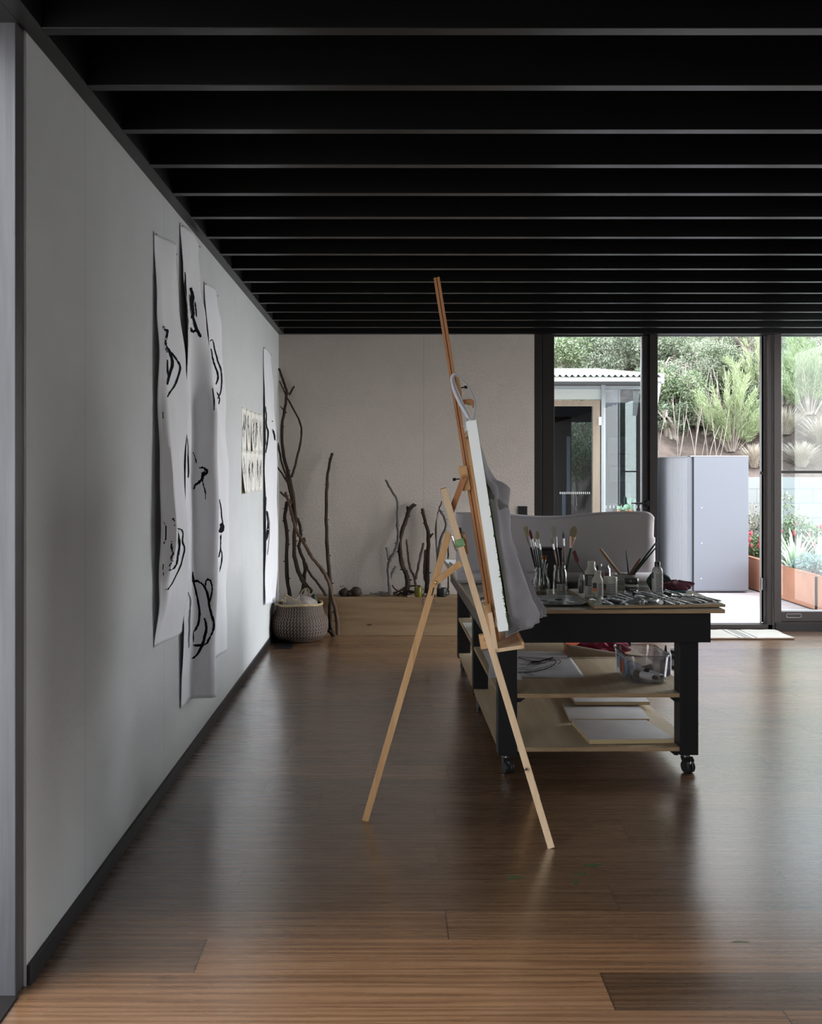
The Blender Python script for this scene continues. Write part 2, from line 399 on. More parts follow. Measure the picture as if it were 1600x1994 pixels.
        if solid:
            md = o.modifiers.new('thick', 'SOLIDIFY'); md.thickness = solid; md.offset = 0
        if bevel:
            md = o.modifiers.new('bevel', 'BEVEL'); md.width = bevel; md.segments = 2; md.limit_method = 'ANGLE'; md.angle_limit = .7
        if subsurf:
            md = o.modifiers.new('sub', 'SUBSURF'); md.levels = subsurf; md.render_levels = subsurf
        if smooth:
            try:
                me.set_sharp_from_angle(angle=.75)
            except Exception: pass
        if label: o['label'] = label
        if kind: o['kind'] = kind
        return o
def wm(o):
    m = Matrix.LocRotScale(o.location, o.rotation_euler, o.scale)
    return wm(o.parent) @ m if o.parent else m
def thing(name, label, cat, loc=(0, 0, 0), rz=0, group=None):
    o = bpy.data.objects.new(name, None); COL.objects.link(o); o.empty_display_size = .05
    o.location = loc; o.rotation_euler = (0, 0, rz); o['label'] = label; o['category'] = cat
    if group: o['group'] = group
    return o
def tag(o, label, cat, group=None, kind=None):
    o['label'] = label; o['category'] = cat
    if group: o['group'] = group
    if kind: o['kind'] = kind
    return o
def struct(mb, name, mats, label=None, cat=None, **k):
    o = mb.build(name, mats, **k); o['kind'] = 'structure'
    if label: o['label'] = label
    if cat: o['category'] = cat
    return o
def dup(root, loc=None, rz=None, label=None, scale=None):
    r = root.copy(); COL.objects.link(r)
    if loc is not None: r.location = loc
    if rz is not None: r.rotation_euler = (0, 0, rz)
    if scale is not None: r.scale = scale
    if label: r['label'] = label
    for ch in list(root.children):
        c = ch.copy(); COL.objects.link(c); c.parent = r
        for g in list(ch.children):
            d = g.copy(); COL.objects.link(d); d.parent = c
    return r
def smoothpts(pts, it=2):
    pts = [Vector(p) for p in pts]
    for _ in range(it):
        q = [pts[0]]
        for a, b in zip(pts, pts[1:]): q += [a * .75 + b * .25, a * .25 + b * .75]
        q.append(pts[-1]); pts = q
    return pts
def textmesh(txt, size, name, matn, parent, mtx):
    cu = bpy.data.curves.new(name, 'FONT'); cu.body = txt; cu.size = size; cu.align_x = 'CENTER'; cu.align_y = 'CENTER'
    to = bpy.data.objects.new(name, cu); me = bpy.data.meshes.new_from_object(to)
    bpy.data.objects.remove(to)
    me.transform(mtx); me.materials.clear(); me.materials.append(M[matn])
    o = bpy.data.objects.new(name, me); COL.objects.link(o); o.parent = parent
    return o
# ------------------------------------------------------------------ ROOM SHELL
YB = 8.75; XL = -1.03; XR = 4.2; CZ = 2.684
def make_floor():
    W = .196; y = 2.597 - 30 * W
    ends = {13: [], }
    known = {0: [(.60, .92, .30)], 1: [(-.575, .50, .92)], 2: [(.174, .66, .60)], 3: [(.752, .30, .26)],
             4: [(-.54, .34, .30)], 5: [(.172, .46, .34)], 6: [(.936, .36, .30)], 7: [(.18, .3, .28), (1.505, .28, .42)], -1: [(1.048, .88, .75)]}  # row tones mix board variation with painted light falloff from the left window
    vs = []; fs = []; tones = []; uv1 = []; uv2 = []
    k = -30; xe = XR + .15; rr = random.Random(3)
    while y < YB + .05:
        y1 = y + W
        segs = []
        if k in known:
            x = -1.03; last = None
            cuts = [XL - .02] + [c[0] for c in known[k]]
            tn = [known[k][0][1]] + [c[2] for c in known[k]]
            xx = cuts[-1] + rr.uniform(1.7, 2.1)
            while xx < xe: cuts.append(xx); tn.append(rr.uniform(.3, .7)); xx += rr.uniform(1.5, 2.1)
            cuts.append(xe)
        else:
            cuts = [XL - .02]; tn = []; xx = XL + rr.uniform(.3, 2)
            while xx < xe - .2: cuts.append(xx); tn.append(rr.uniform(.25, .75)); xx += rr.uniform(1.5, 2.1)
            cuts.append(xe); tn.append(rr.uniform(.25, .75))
        for a, b, t in zip(cuts, cuts[1:], tn):
            o = len(vs); vs += [(a, y, 0), (b, y, 0), (b, y1, 0), (a, y1, 0)]; fs.append((o, o + 1, o + 2, o + 3)); tones.append(t)
            off = rr.uniform(0, 20)
            uv1 += [(off, 0), (off + b - a, 0), (off + b - a, W), (off, W)]
            uv2 += [(0, b - a), (b - a, 0), (b - a, 0), (0, b - a)]
        y = y1; k += 1
    me = bpy.data.meshes.new('floor'); me.from_pydata(vs, [], fs)
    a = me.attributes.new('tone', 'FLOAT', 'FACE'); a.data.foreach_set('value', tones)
    u = me.uv_layers.new(name='plank'); u.data.foreach_set('uv', [c for p in uv1 for c in p])
    u = me.uv_layers.new(name='edge'); u.data.foreach_set('uv', [c for p in uv2 for c in p])
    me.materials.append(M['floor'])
    o = bpy.data.objects.new('floor', me); COL.objects.link(o); o['kind'] = 'structure'; o['label'] = 'brown oak floorboards running across the studio'
    # green paint smudges trodden into the boards belong to the floor surface
    mb = MB()
    for px, py, w, hgt in ((1000, 1709, 24, 4), (1130, 1702, 16, 3), (1153, 1685, 18, 4), (1118, 1719, 12, 3), (1440, 1834, 20, 3)):
        Y = YF(py); c = Vector((PX(px, Y), Y, .0006)); n = 12
        ring = [c + Vector(((w * Y / F) * math.cos(t * 2 * math.pi / n) * R.uniform(.6, 1.1), (hgt * Y * Y / (F * H)) * math.sin(t * 2 * math.pi / n) * R.uniform(.6, 1.1), 0)) for t in range(n)]
        mb.add(ring, [tuple(range(n))])
    s = mb.build('paint_smudge', 'smudge', o); return o
m_, nt_, b_, _ = nodes_of('green_smudge'); b_.inputs['Base Color'].default_value = (.05, .13, .04, 1); b_.inputs['Roughness'].default_value = .5; b_.inputs['Alpha'].default_value = .45; M['smudge'] = m_
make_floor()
struct(MB().box(XL - .02, XR + .15, -3.3, YB + .1, -.16, -.002), 'floor_slab', 'black_wood', 'dark slab edge under the floorboards') if False else None

struct(MB().box(XL - .17, XL, 2.72, YB + .12, 0, CZ + .3), 'wall_left', 'wall_l', 'pale textured board wall on the left')
struct(MB().box(XL - .17, XL, -3.2, -1.2, 0, CZ + .3), 'wall_left_near', 'wall_l')
X1 = PX(1040, YB)
struct(MB().box(XL, X1, YB, YB + .12, 0, CZ + .3), 'wall_back', 'wall_b', 'pale textured board wall at the far end')
struct(MB().box(XR, XR + .15, -.4, 5.8, 0, CZ + .3).box(XR, XR + .15, -3.2, -2.3, 0, CZ + .3).box(XR, XR + .15, -2.3, -.4, 0, .3), 'wall_right', 'wall_dark')  # the opening behind the camera is added to light the near left wall
struct(MB().box(XL - .17, XR + .15, -3.2, -3.05, 0, CZ + .3), 'wall_behind', 'wall_dark')
struct(MB().box(XL - .3, XR + .3, -3.3, YB + .14, CZ + .27, CZ + .42), 'ceiling', 'ceil', 'black ceiling above the joists')
struct(MB().box(XL, XL + .052, -3.0, YB, CZ, CZ + .26), 'trim_1', 'black_woody', 'dark edge beam along the top of the left wall', bevel=.002)
struct(MB().box(XL + .052, XR, YB - .06, YB + .12, CZ, CZ + .26), 'trim_2', 'black_wood', 'dark beam over the far wall', bevel=.002)
struct(MB().box(XL, XL + .012, 2.72, YB, 0, .058), 'baseboard_left', 'skirt', 'black skirting along the left wall', bevel=.002)
struct(MB().box(XL + .012, X1, YB - .012, YB, 0, .058), 'baseboard_back', 'skirt', bevel=.002)
struct(MB().box(XL - .3, XL, -1.2, 2.66, -.03, .006), 'trim_3', 'frame_dark', 'dark door track at the bottom left')
struct(MB().box(XL - .3, XL - .007, 2.66, 2.72, 0, CZ + .1), 'trim_4', 'post_wood', 'dark stained timber post at the left edge', bevel=.002)
for i, y in enumerate([2.716 + .4 * k for k in range(-13, 15)]):
    o = struct(MB().box(XL + .052, XR, y - .0225, y + .0225, CZ, CZ + .26), 'ceiling_joist', 'black_wood', 'black stained ceiling joist spanning the studio', bevel=.0015)
    o['group'] = 'ceiling joists'
# right wall glazing frame (daylight side, out of frame)
mb = MB()
for y in (5.8, 7.2, 8.6): mb.box(XR, XR + .1, y, y + .07, 0, CZ + .1)
mb.box(XR, XR + .1, 5.8, 8.75, 0, .08).box(XR, XR + .1, 5.8, 8.75, CZ + .02, CZ + .3)
struct(mb, 'window_2', 'frame_dark', 'dark framed window wall on the right side')
mb = MB()
for y in (-1.2, .6): mb.box(XL - .12, XL - .04, y, y + .06, 0, CZ + .1)
mb.box(XL - .17, XL, -1.2, 2.66, CZ + .0, CZ + .3)
struct(mb, 'window_1', 'frame_dark', 'dark framed glazed opening on the near left side')

# far end doors --------------------------------------------------------------
YD = 8.78
def bx(mb, p0, p1, z0, z1, y0=0, y1=.06, mi=0): return mb.box(PX(p0, YD + y0), PX(p1, YD + y0), YD + y0, YD + y1, z0, z1, mi)
ZT = CZ + .1
d1 = thing('door_1', 'dark framed glass door with black lever handle, shut', 'door', (PX(1056, YD), YD, 0)); d1['kind'] = 'structure'
mb = MB(); bx(mb, 1056, 1079, 0, ZT, .01); bx(mb, 1251, 1265, 0, ZT, .0); bx(mb, 1079, 1251, 0, .12, .01); bx(mb, 1079, 1251, CZ - .01, ZT, .01)
mb.build('door_frame', 'frame_dark', d1, True, bevel=.002)
mb = MB(); mb.box(PX(1249, YD), PX(1251.2, YD), YD + .004, YD + .05, .12, CZ); mb.build('edge_strip', 'alu', d1, True)
mb = MB(); mb.box(PX(1079, YD), PX(1250, YD), YD + .03, YD + .036, .12, CZ); mb.build('glass_pane', 'glass', d1, True)
mb = MB(); hp = P(1262, 980, YD)
mb.cyl(hp, hp + Vector((0, -.02, 0)), .026).cyl(hp, hp + Vector((0, -.06, 0)), .009)
mb.tube([hp + Vector((0, -.055, 0)), hp + Vector((-.05, -.058, .001)), P(1230, 980, YD - .055)], [.009, .009, .008])
kp = P(1264, 997, YD)
mb.cyl(kp, kp + Vector((0, -.012, 0)), .022)
mb.build('door_handle', 'black_metal', d1, True, smooth=True)
MB().cyl(P(1236, 980, YD - .055), P(1229, 980, YD - .055), .0095).build('lever_tip', 'metal', d1, True)
struct(bx(bx(MB(), 1040, 1054.5, 0, ZT, -.02), 1054.5, 1056, 0, ZT, .02), 'trim_5', 'frame_dark', 'dark jamb beside the far wall', bevel=.002)
struct(bx(MB(), 1265, 1280.5, 0, ZT, -.02, .09), 'trim_6', 'frame_dark', 'dark post between glass door and open doorway', bevel=.002)
struct(MB().box(PX(1280, YD), PX(1507, YD), YD - .01, YD + .1, 0, .055), 'trim_7', 'frame_brown', 'dark brown sill of the open doorway', bevel=.002)
# folded leaves seen edge on
d2 = thing('door_2', 'folded back glass door leaves seen edge-on at right of doorway', 'door', (PX(1486, YD), YD, 0)); d2['kind'] = 'structure'
for a, b, mt, y0, y1 in ((1478.5, 1482.5, 'alu', .06, .75), (1482.5, 1486, 'black_metal', .10, .7), (1486, 1490.5, 'alu_grey', .05, .75), (1490.5, 1493, 'black_metal', .09, .7), (1493, 1495, 'alu', .04, .1)):
    ya, yb_ = YD + y0, YD + y1
    MB().prism([(PX(a, ya), ya, .06), (PX(b, ya), ya, .06), (PX(b, ya) + .38 * (yb_ - ya), yb_, .06), (PX(a, ya) + .38 * (yb_ - ya), yb_, .06)], (0, 0, ZT - .06)).build('door_leaf', mt, d2, True)
mb = MB(); c = P(1484, 1137, YD + .04); mb.cyl(c - Vector((0, 0, .055)), c + Vector((0, 0, .055)), .007); mb.build('hinge', 'metal', d2, True)
mb = MB(); c = P(1483.5, 921, YD + .05); mb.obox(c, (.008, 0, 0), (0, .01, 0), (0, 0, .012)); mb.build('latch', 'black_metal', d2, True)
struct(bx(MB(), 1495, 1504, 0, ZT, -.01, .12), 'trim_8', 'frame_brown', 'brown door jamb at right', bevel=.002)
struct(bx(MB(), 1504, 1507, 0, ZT, -.012, .05), 'trim_9', 'alu', 'thin pale strip on the right door jamb')
d3 = thing('door_3', 'dark framed sliding glass door on the right with mid rail', 'door', (PX(1507, YD), YD, 0)); d3['kind'] = 'structure'
mb = MB(); bx(mb, 1507, 1521, 0, ZT, -.03, .05); mb.box(PX(1521, YD), XR - .01, YD, YD + .05, .085, .172); mb.box(XR - .08, XR, YD, YD + .05, 0, ZT)
mb.build('door_frame', 'frame_brown', d3, True, bevel=.002)
mb = MB(); mb.box(PX(1521, YD), XR - .08, YD + .01, YD + .04, 1.428, 1.452); mb.build('mid_rail', 'frame_dark', d3, True)
mb = MB(); mb.box(PX(1521, YD), XR - .08, YD - .002, YD + .04, .172, .184); mb.build('rail_cap', 'alu', d3, True)
mb = MB(); mb.box(PX(1521, YD), XR - .08, YD + .02, YD + .026, .18, ZT - .04); mb.build('glass_pane', 'glass_blue', d3, True)
mb = MB(); c0 = P(1534, 1199, YD - .003); c1 = P(1556, 1199, YD - .003); 
ring = []
for k in range(24):
    g = 2 * math.pi * k / 24; cc = c1 if math.cos(g) > 0 else c0; ring.append(cc + Vector((math.cos(g) * .017, 0, math.sin(g) * .017)))
mb.tube(ring + [ring[0]], .003, 6); mb.build('flush_pull', 'metal', d3, True, smooth=True)
struct(MB().box(PX(1507, YD), XR, YD - .04, YD + .1, 0, .08), 'trim_10', 'frame_dark', 'black track under the sliding door', bevel=.002)
struct(MB().box(PX(1040, YD), XR, YD, YD + .08, CZ - .004, CZ + .3), 'trim_11', 'frame_dark', 'dark head frame over the far doors')

# socket & vent
o = thing('power_outlet', 'black double power outlet on the far wall', 'outlet', P(1017, 996, YB))
c = P(1017.5, 996, YB - .005)
MB().obox(c, (.042, 0, 0), (0, .005, 0), (0, 0, .048)).build('face_plate', 'black_plastic', o, True, bevel=.003)
for dx in (-.02, .02): MB().obox(c + Vector((dx, -.006, .02)), (.008, 0, 0), (0, .003, 0), (0, 0, .012)).build('rocker_switch', 'rubber', o, True)
yv0, yv1 = YF(1264), YF(1253)
v = thing('floor_vent', 'black slotted vent set in the floor before the woven basket', 'vent', (PX(548, yv0), yv0, 0))
xa, xb = PX(532, yv0), PX(568, yv0)
mb = MB(); mb.box(xa, xb, yv0, yv0 + .30, .0005, .004); mb.build('vent_frame', 'vent', v, True)
mb = MB()
for k in range(11):
    x = xa + .012 + k * (xb - xa - .02) / 11; mb.box(x, x + .005, yv0 + .02, yv0 + .28, .0035, .008)
mb.build('vent_slats', 'black_metal', v, True)

# rug
ry0, ry1 = 8.30, 8.73
r = thing('rug', 'cream flat-woven rug with thin dark stripes before the open doorway', 'rug', (PX(1385, 8.3), 8.5, 0))
X0, X9 = PX(1250, 8.3), PX(1546, ry0)
mb = MB(); mb.grid(lambda u, v: (X0 + (X9 - X0) * u + .004 * math.sin(v * 9), ry0 + (ry1 - ry0) * v + .004 * math.sin(u * 23), .011 + .0015 * math.sin(u * 40 + v * 7)), 60, 10)
mb.build('rug_weave', 'rug', r, True, solid=.012)
mb = MB(); mb.tube([(X0 + (X9 - X0) * t / 40, ry0 + .004 * math.sin(t / 40 * 23), .009) for t in range(41)], .008, 6)
mb.build('bound_edge', mat('brown_rug_binding', (.16, .10, .06), .9, bmp=.5, bscale=200), r, True)

# ------------------------------------------------------------------ OUTSIDE
struct(MB().box(-8, 14, YB + .12, 13.6, -.12, -.015), 'ground', 'deck', 'pale timber deck outside the doorway')
struct(MB().box(-40, 40, -30, 13.6, -.5, -.13), 'ground_outer', mat('pale_gravel', (.62, .60, .56), .9), 'pale gravel ground')
def hillz(x, y):
    k = min(1, max(0, (x - 2.9) / .8)); y0 = 15.9 - 2.2 * k; d = y - y0
    if d < 0: return 1.22 * k + (-.1) * (1 - k) + d * .2 * (1 - k)
    return 1.22 * k + .3 * (1 - k) * min(1, d * 3) + d * (.62 + .25 * (1 - k)) + .25 * math.sin(x * .8 + y * .5) * min(1, d) + .12 * math.sin(x * 2.3 - y * 1.7) * min(1, d)
mb = MB(); mb.grid(lambda u, v: (-14 + 34 * u, 13.7 + 15 * v, hillz(-14 + 34 * u, 13.7 + 15 * v)), 90, 44)
struct(mb, 'hillside', 'hill', 'brown leaf-litter slope behind the garden wall', smooth=True)
struct(MB().box(3.3, 12, 13.45, 13.65, -.1, 1.36), 'garden_wall', 'block', 'white painted blockwork retaining wall')

# neighbouring pavilion
YN = 12.0; YW = 12.55
nb = thing('pavilion', 'small pavilion with corrugated roof and timber-framed glass door', 'building', (0, YN, 0))
xe = PX(1292, YN)
zr = PZ(722, YN); zf0 = PZ(743, YN); zf1 = PZ(735, YN)
def roofpt(u, v):
    x = -3.0 + (xe + 3.0) * u; y = YN + 4.2 * v
    return (x, y - .05, PZ(732, YN) + .52 * v + .016 * math.sin(x * 2 * math.pi / .076))
mb = MB(); mb.grid(roofpt, 560, 3); mb.build('roof_sheet', 'roofsheet', nb, True, solid=.004, smooth=True)
mb = MB()
mb.box(-3, xe, YN - .03, YN + .03, zf0, zf1); mb.build('fascia_gutter', mat('gutter_grey', (.50, .51, .53), .4), nb, True, bevel=.005)
mb = MB(); zb = PZ(728, YN)
mb.prism([(xe - .03, YN - .02, zb), (xe - .03, YN + 1.4, zb + .1), (xe - .03, YN + 1.4, zf0), (xe - .03, YN - .02, zf0 - .02)], (.03, 0, 0))
mb.prism([(xe - .02, YN + .02, zf0), (PX(1281, YN), YN + .06, PZ(800, YN)), (PX(1281, YN) - .05, YN + .06, PZ(800, YN)), (xe - .1, YN + .02, zf0)], (0, .04, 0))
mb.build('barge_board', 'panel_pale', nb, True)
mb = MB(); mb.box(-3, xe - .04, YN + .03, YW + .1, PZ(742, YN) - .0, PZ(742, YN) + .02); mb.build('soffit', mat('soffit_dark', (.10, .10, .095), .8), nb, True)
def nx(p): return PX(p, YW)
def nz(p): return PZ(p, YW)
ztop = PZ(742, YN)
mb = MB(); mb.box(-3, xe - .02, YW, YW + .06, nz(758), nz(751)).box(nx(1170), nx(1178), YW - .02, YW + .08, 0, ztop).box(-3, xe - .02, YW, YW + .06, 0, .1).box(xe - .06, xe - .02, YW, YW + .08, 0, ztop)
mb.build('window_frame', 'alu_grey', nb, True)
MB().box(-3, nx(1170), YW + .01, YW + .05, nz(778), nz(758)).build('transom_panel', 'panel_pale', nb, True)
MB().box(-3, xe - .02, YW + .02, YW + .05, nz(751), ztop + .02).build('head_board', mat('dark_head', (.09, .09, .085), .7), nb, True)
dr = MB().box(-.5, nx(1168), YW - .01, YW + .05, nz(791), nz(780)).box(nx(1154), nx(1168), YW - .01, YW + .05, 0, nz(791)).build('timber_door_frame', 'timber_pale', nb, True)
MB().box(-.5, nx(1154), YW + .015, YW + .021, .05, nz(791)).build('door_glass', 'glass_n', nb, True) if False else None
M['glass_n'] = glassmat('pavilion_glass', (.80, .86, .92), .22, .01)
MB().box(-.5, nx(1154), YW + .015, YW + .021, .05, nz(791)).build('door_glass', 'glass_n', dr, True)
MB().box(nx(1165), nx(1168) + .01, YW - .03, YW - .01, nz(828), nz(812)).build('hinge', 'white_plastic', dr, True)
wg = MB().box(nx(1178), xe - .06, YW + .015, YW + .021, .1, nz(758)).build('window_glass', 'glass_n', nb, True)
M['fdot'] = mat('frosted_dots', (.45, .44, .41), .6)
for k in range(10): MB().box(nx(1179 + 7.4 * k), nx(1179 + 7.4 * k) + .017, YW + .008, YW + .012, nz(990), nz(984)).build('safety_dot', 'fdot', wg, True)
for k in range(16): MB().box(nx(1090 + 3.8 * k), nx(1090 + 3.8 * k) + .010, YW + .008, YW + .012, nz(962), nz(958)).build('safety_dot', 'fdot', dr, True)
# interior seen through: dark lining, far glazed door onto the slope, shelves
YI = 15.2
mb = MB(); mb.box(-3, xe - .02, YW + .06, YI, -.05, 0).box(-3, xe - .02, YW + .06, YI, 2.3, 2.34)
mb.box(PX(1180, 13.6), xe - .02, 13.6, 13.66, 0, 2.3).box(xe - .06, xe - .02, YW, YI, 0, 2.3)
mb.box(-3, PX(1098, YI), YI, YI + .05, 0, 2.3).box(PX(1098, YI), PX(1112, YI), YI, YI + .05, 0, 2.3).box(-3, PX(1165, YI), YI, YI + .05, PZ(822, YI), 2.3)
mb.build('interior_lining', 'dark_int', nb, True)
ys = 13.5
for a, b, c, d in ((1185, 1204, 852, 885), (1206, 1236, 850, 883), (1185, 1204, 886, 907), (1206, 1236, 886, 907), (1188, 1204, 909, 938), (1206, 1236, 909, 938)):
    MB().box(PX(a, ys), PX(b, ys), ys, ys + .03, PZ(d, ys), PZ(c, ys)).build('shelf_back', 'shelf_grey', nb, True)
for q_ in (886, 908, 939): MB().box(PX(1182, ys), PX(1237, ys), ys - .25, ys, PZ(q_, ys), PZ(q_, ys) + .015).build('shelf', 'dark_int', nb, True)
mb = MB(); mb.box(PX(1236, ys), PX(1249, ys), ys - .1, ys - .04, 0, 2.2); mb.build('curtain', mat('olive_timber', (.32, .30, .20), .7), nb, True)
MB().box(PX(1104, 14.2), PX(1110, 14.2), 14.2, 14.24, PZ(958, 14.2), PZ(850, 14.2)).build('interior_post', 'alu_grey', nb, True)
MB().box(PX(1095, 13.3), PX(1101, 13.3), 13.3, 13.34, 0, PZ(960, 13.3)).build('interior_post', 'alu_grey', nb, True)
mb = MB(); zl = .86; mb.box(nx(1188), nx(1249), YW - .22, YW - .03, zl, zl + .04); mb.build('window_ledge', 'dark_glaze', nb, True)
# cacti on the ledge
def pot(px, r_, h_, m, kind, label, ph):
    Y = YW - .13; x = PX(px, Y); t = thing('potted_cactus', label, 'plant', (x, Y, zl + .04), 0, 'potted cacti on the pavilion ledge')
    MB().lathe((0, 0, 0), [(r_ * .75, 0), (r_, h_ * .85), (r_ * 1.08, h_ * .85), (r_ * 1.08, h_), (r_ * .95, h_)], 16).build('pot', m, t, smooth=True)
    mb = MB()
    if kind == 'col':
        prof = [(r_ * .45, 0), (r_ * .55, ph * .4), (r_ * .5, ph * .85), (r_ * .1, ph)]
        n = 14
        for k in range(1): mb.lathe((0, 0, h_ * .9), prof, n)
        for v in range(len(mb.v)):
            pass
        mb.lathe((r_ * .6, 0, h_ * .9), [(r_ * .25, 0), (r_ * .28, ph * .4), (r_ * .05, ph * .5)], 8)
    else:
        mb.sphere((0, 0, h_ + ph * .4), ph * .5, 0, 12); mb.sphere((r_ * .5, 0, h_ + ph * .2), ph * .35, 0, 10)
    mb.build('cactus', 'cactus', t, smooth=True)
    return t
pot(1228, .037, .05, 'terracotta', 'col', 'tall cactus in a terracotta pot on the pavilion ledge', .17)
pot(1213, .045, .04, 'black_plastic', 'ball', 'round cactus in a black bowl on the pavilion ledge', .05)
pot(1205, .026, .045, 'terracotta', 'ball', 'small bushy cactus in a small pot, leftmost on the ledge', .06)
pot(1219, .024, .05, mat('yellow_pot', (.55, .50, .25), .5), 'ball', 'pale round cactus in a yellowish pot on the ledge', .08)

# grey steel cabinet
cb = thing('storage_cabinet', 'tall blue-grey steel storage cabinet with ribbed side standing on the deck', 'cabinet', (PX(1400, 11.6), 11.6, 0))
xa, xb, zt = PX(1349, 11.6), PX(1457, 11.6), PZ(888, 11.6)
MB().box(xa + .01, xb - .005, 11.62, 13.4, 0, zt - .01).build('cabinet_body', 'shed', cb, True)
MB().box(xa + .012, xb, 11.6, 11.62, .015, zt - .012).build('door_panel', 'shed', cb, True, bevel=.003)
MB().box(xa - .004, xa + .01, 11.605, 13.4, 0, zt).build('shadow_gap', 'black_metal', cb, True)
mb = MB(); mb.box(xa - .03, xa - .004, 11.62, 11.72, 0, zt)
mb.build('corner_trim', 'shed', cb, True)
def rib(u, v):
    y = 11.72 + 1.7 * u; return (xa - .012 - (.012 if (int(u * 60) % 2) else 0), y, v * zt)
mb = MB(); mb.grid(rib, 120, 1); mb.build('ribbed_side', 'shed_rib', cb, True)
MB().box(xa - .03, xb, 11.6, 13.4, zt - .008, zt + .004).build('top_cap', 'alu', cb, True)
for x, y in ((1366, 989), (1366, 1058), (1365, 1127)): MB().sphere(P(x, y, 11.598), .008, 0, 8).build('rivet', 'white_plastic', cb, True)

# planter
pl = thing('planter_box', 'rusted steel planter box beyond the sliding glass door', 'planter', (4.45, 10.1, 0))
mb = MB(); px0 = 4.42; mb.box(px0, px0 + .02, 10.1, 13.4, 0, .37).box(px0, 8.5, 10.1, 10.12, 0, .345)
mb.prism([(px0 - .005, 10.09, .345), (px0 - .005, 13.4, .40), (px0 + .05, 13.4, .40), (px0 + .05, 10.09, .345)], (0, 0, .012))
mb.build('steel_side', 'corten', pl, True)
MB().box(px0 + .02, 8.5, 10.12, 13.4, 0, .31).build('soil', 'soil', pl, True)

# ------------------------------------------------------------------ vegetation
def leaves(name, mats, parent, pts, size, n, rr, long=1.0, up=0.0, label=None):
    """pts: function -> point ; one mesh of many bent leaf quads"""
    vs = []; fs = []; mi = []
    for i in range(n):
        c, dirv = pts(rr)
        d = Vector((rr.gauss(0, 1), rr.gauss(0, 1), rr.gauss(0, 1)))
        d = (d.normalized() * (1 - up) + (dirv if dirv else Vector((0, 0, 1))) * up).normalized()
        s = d.cross(Vector((rr.gauss(0, 1), rr.gauss(0, 1), rr.gauss(0, 1)))).normalized()
        l = size * rr.uniform(.6, 1.3); w = l / long * .5
        o = len(vs); nrm = d.cross(s)
        vs += [c - s * w * .2, c + s * w * .2, c + d * l * .5 + s * w + nrm * w * .2, c + d * l * .5 - s * w + nrm * w * .2, c + d * l]
        fs += [(o, o + 1, o + 2, o + 3), (o + 3, o + 2, o + 4)]; k = rr.randrange(len(mats)); mi += [k, k]
    me = bpy.data.meshes.new(name); me.from_pydata([tuple(v) for v in vs], [], fs)
    for m in mats: me.materials.append(M[m])
    me.polygons.foreach_set('material_index', mi)
    o = bpy.data.objects.new(name, me); COL.objects.link(o)
    if parent: o.parent = parent
    return o
def blob(cx, cy, cz, rx, ry, rz, shell=.55):
    lumps = []
    rr0 = random.Random(int(cx * 100 + cz * 37 + cy))
    for _ in range(14):
        a = Vector((rr0.gauss(0, 1), rr0.gauss(0, 1), rr0.gauss(0, 1))).normalized() * rr0.uniform(.3, .85)
        lumps.append((a, rr0.uniform(.25, .45)))
    def f(rr):
        a, s = lumps[rr.randrange(len(lumps))]
        d = Vector((rr.gauss(0, 1), rr.gauss(0, 1), rr.gauss(0, 1))).normalized() * s * rr.uniform(.6, 1.05)
        p = a + d
        return Vector((cx + p.x * rx, cy + p.y * ry, cz + p.z * rz)), Vector((p.x, p.y, .4 + p.z)).normalized()
    return f
def tree(name, label, cat, px, py, Y, rx, rz, mats, n, size, seed, ry=None, group=None, long=1.6, up=0.3, trunks=3):
    c = P(px, py, Y); gz = hillz(c.x, Y) if Y > 13.7 else 0
    t = thing(name, label, cat, (c.x, Y, gz), 0, group)
    rr = random.Random(seed)
    leaves('foliage', mats, t, blob(0, 0, c.z - gz, rx, ry or rx * .7, rz), size * .62, int(n * 1.9), rr, 2.4, up)
    mb = MB()
    for k in range(trunks):
        bx_ = rr.uniform(-.3, .3) * rx; tx = rr.uniform(-.7, .7) * rx; tz = c.z - gz + rr.uniform(-.1, .7) * rz
        pts = [Vector((bx_, rr.uniform(-.1, .1), -.05)), Vector((bx_ * .8 + tx * .2, 0, tz * .35)), Vector((bx_ * .4 + tx * .6, rr.uniform(-.2, .2), tz * .7)), Vector((tx, rr.uniform(-.2, .2), tz))]
        mb.tube(smoothpts(pts, 1), [.045, .04, .035, .03, .022, .016, .01, .006][:8], 6, 0, wob=.15)
        for q in range(5):
            a = pts[2].lerp(pts[3], rr.random()); b = a + Vector((rr.uniform(-.6, .6) * rx, rr.uniform(-.3, .3), rr.uniform(.1, .6) * rz))
            mb.tube([a, (a + b) / 2 + Vector((0, 0, .06)), b], [.012, .009, .004], 5)
    mb.build('trunk', 'bark_pale', t, smooth=True)
    return t
G = 'trees and shrubs on the slope behind the garden'
OL = ['leaf_olive', 'leaf_olive', 'leaf_dark']
tree('olive_tree', 'grey-green leafy tree above the left end of the pavilion roof', 'tree', 1095, 680, 17.5, 1.0, .75, ['leaf_dark', 'leaf_lime', 'leaf_olive'], 7000, .085, 1, group=G)
tree('olive_tree', 'dark bare-twigged tree above the middle of the pavilion roof', 'tree', 1160, 655, 18.5, 1.0, .8, ['leaf_dark', 'leaf_dark', 'leaf_olive'], 5500, .085, 2, group=G, trunks=8)
tree('olive_tree', 'pale olive tree above the right end of the pavilion roof', 'tree', 1225, 690, 17.2, .85, .75, ['leaf_olive'], 8000, .075, 3, group=G)
tree('olive_tree', 'pale silvery tree filling the top of the open doorway', 'tree', 1330, 690, 17.5, 1.1, .7, ['leaf_olive'], 10000, .075, 4, group=G)
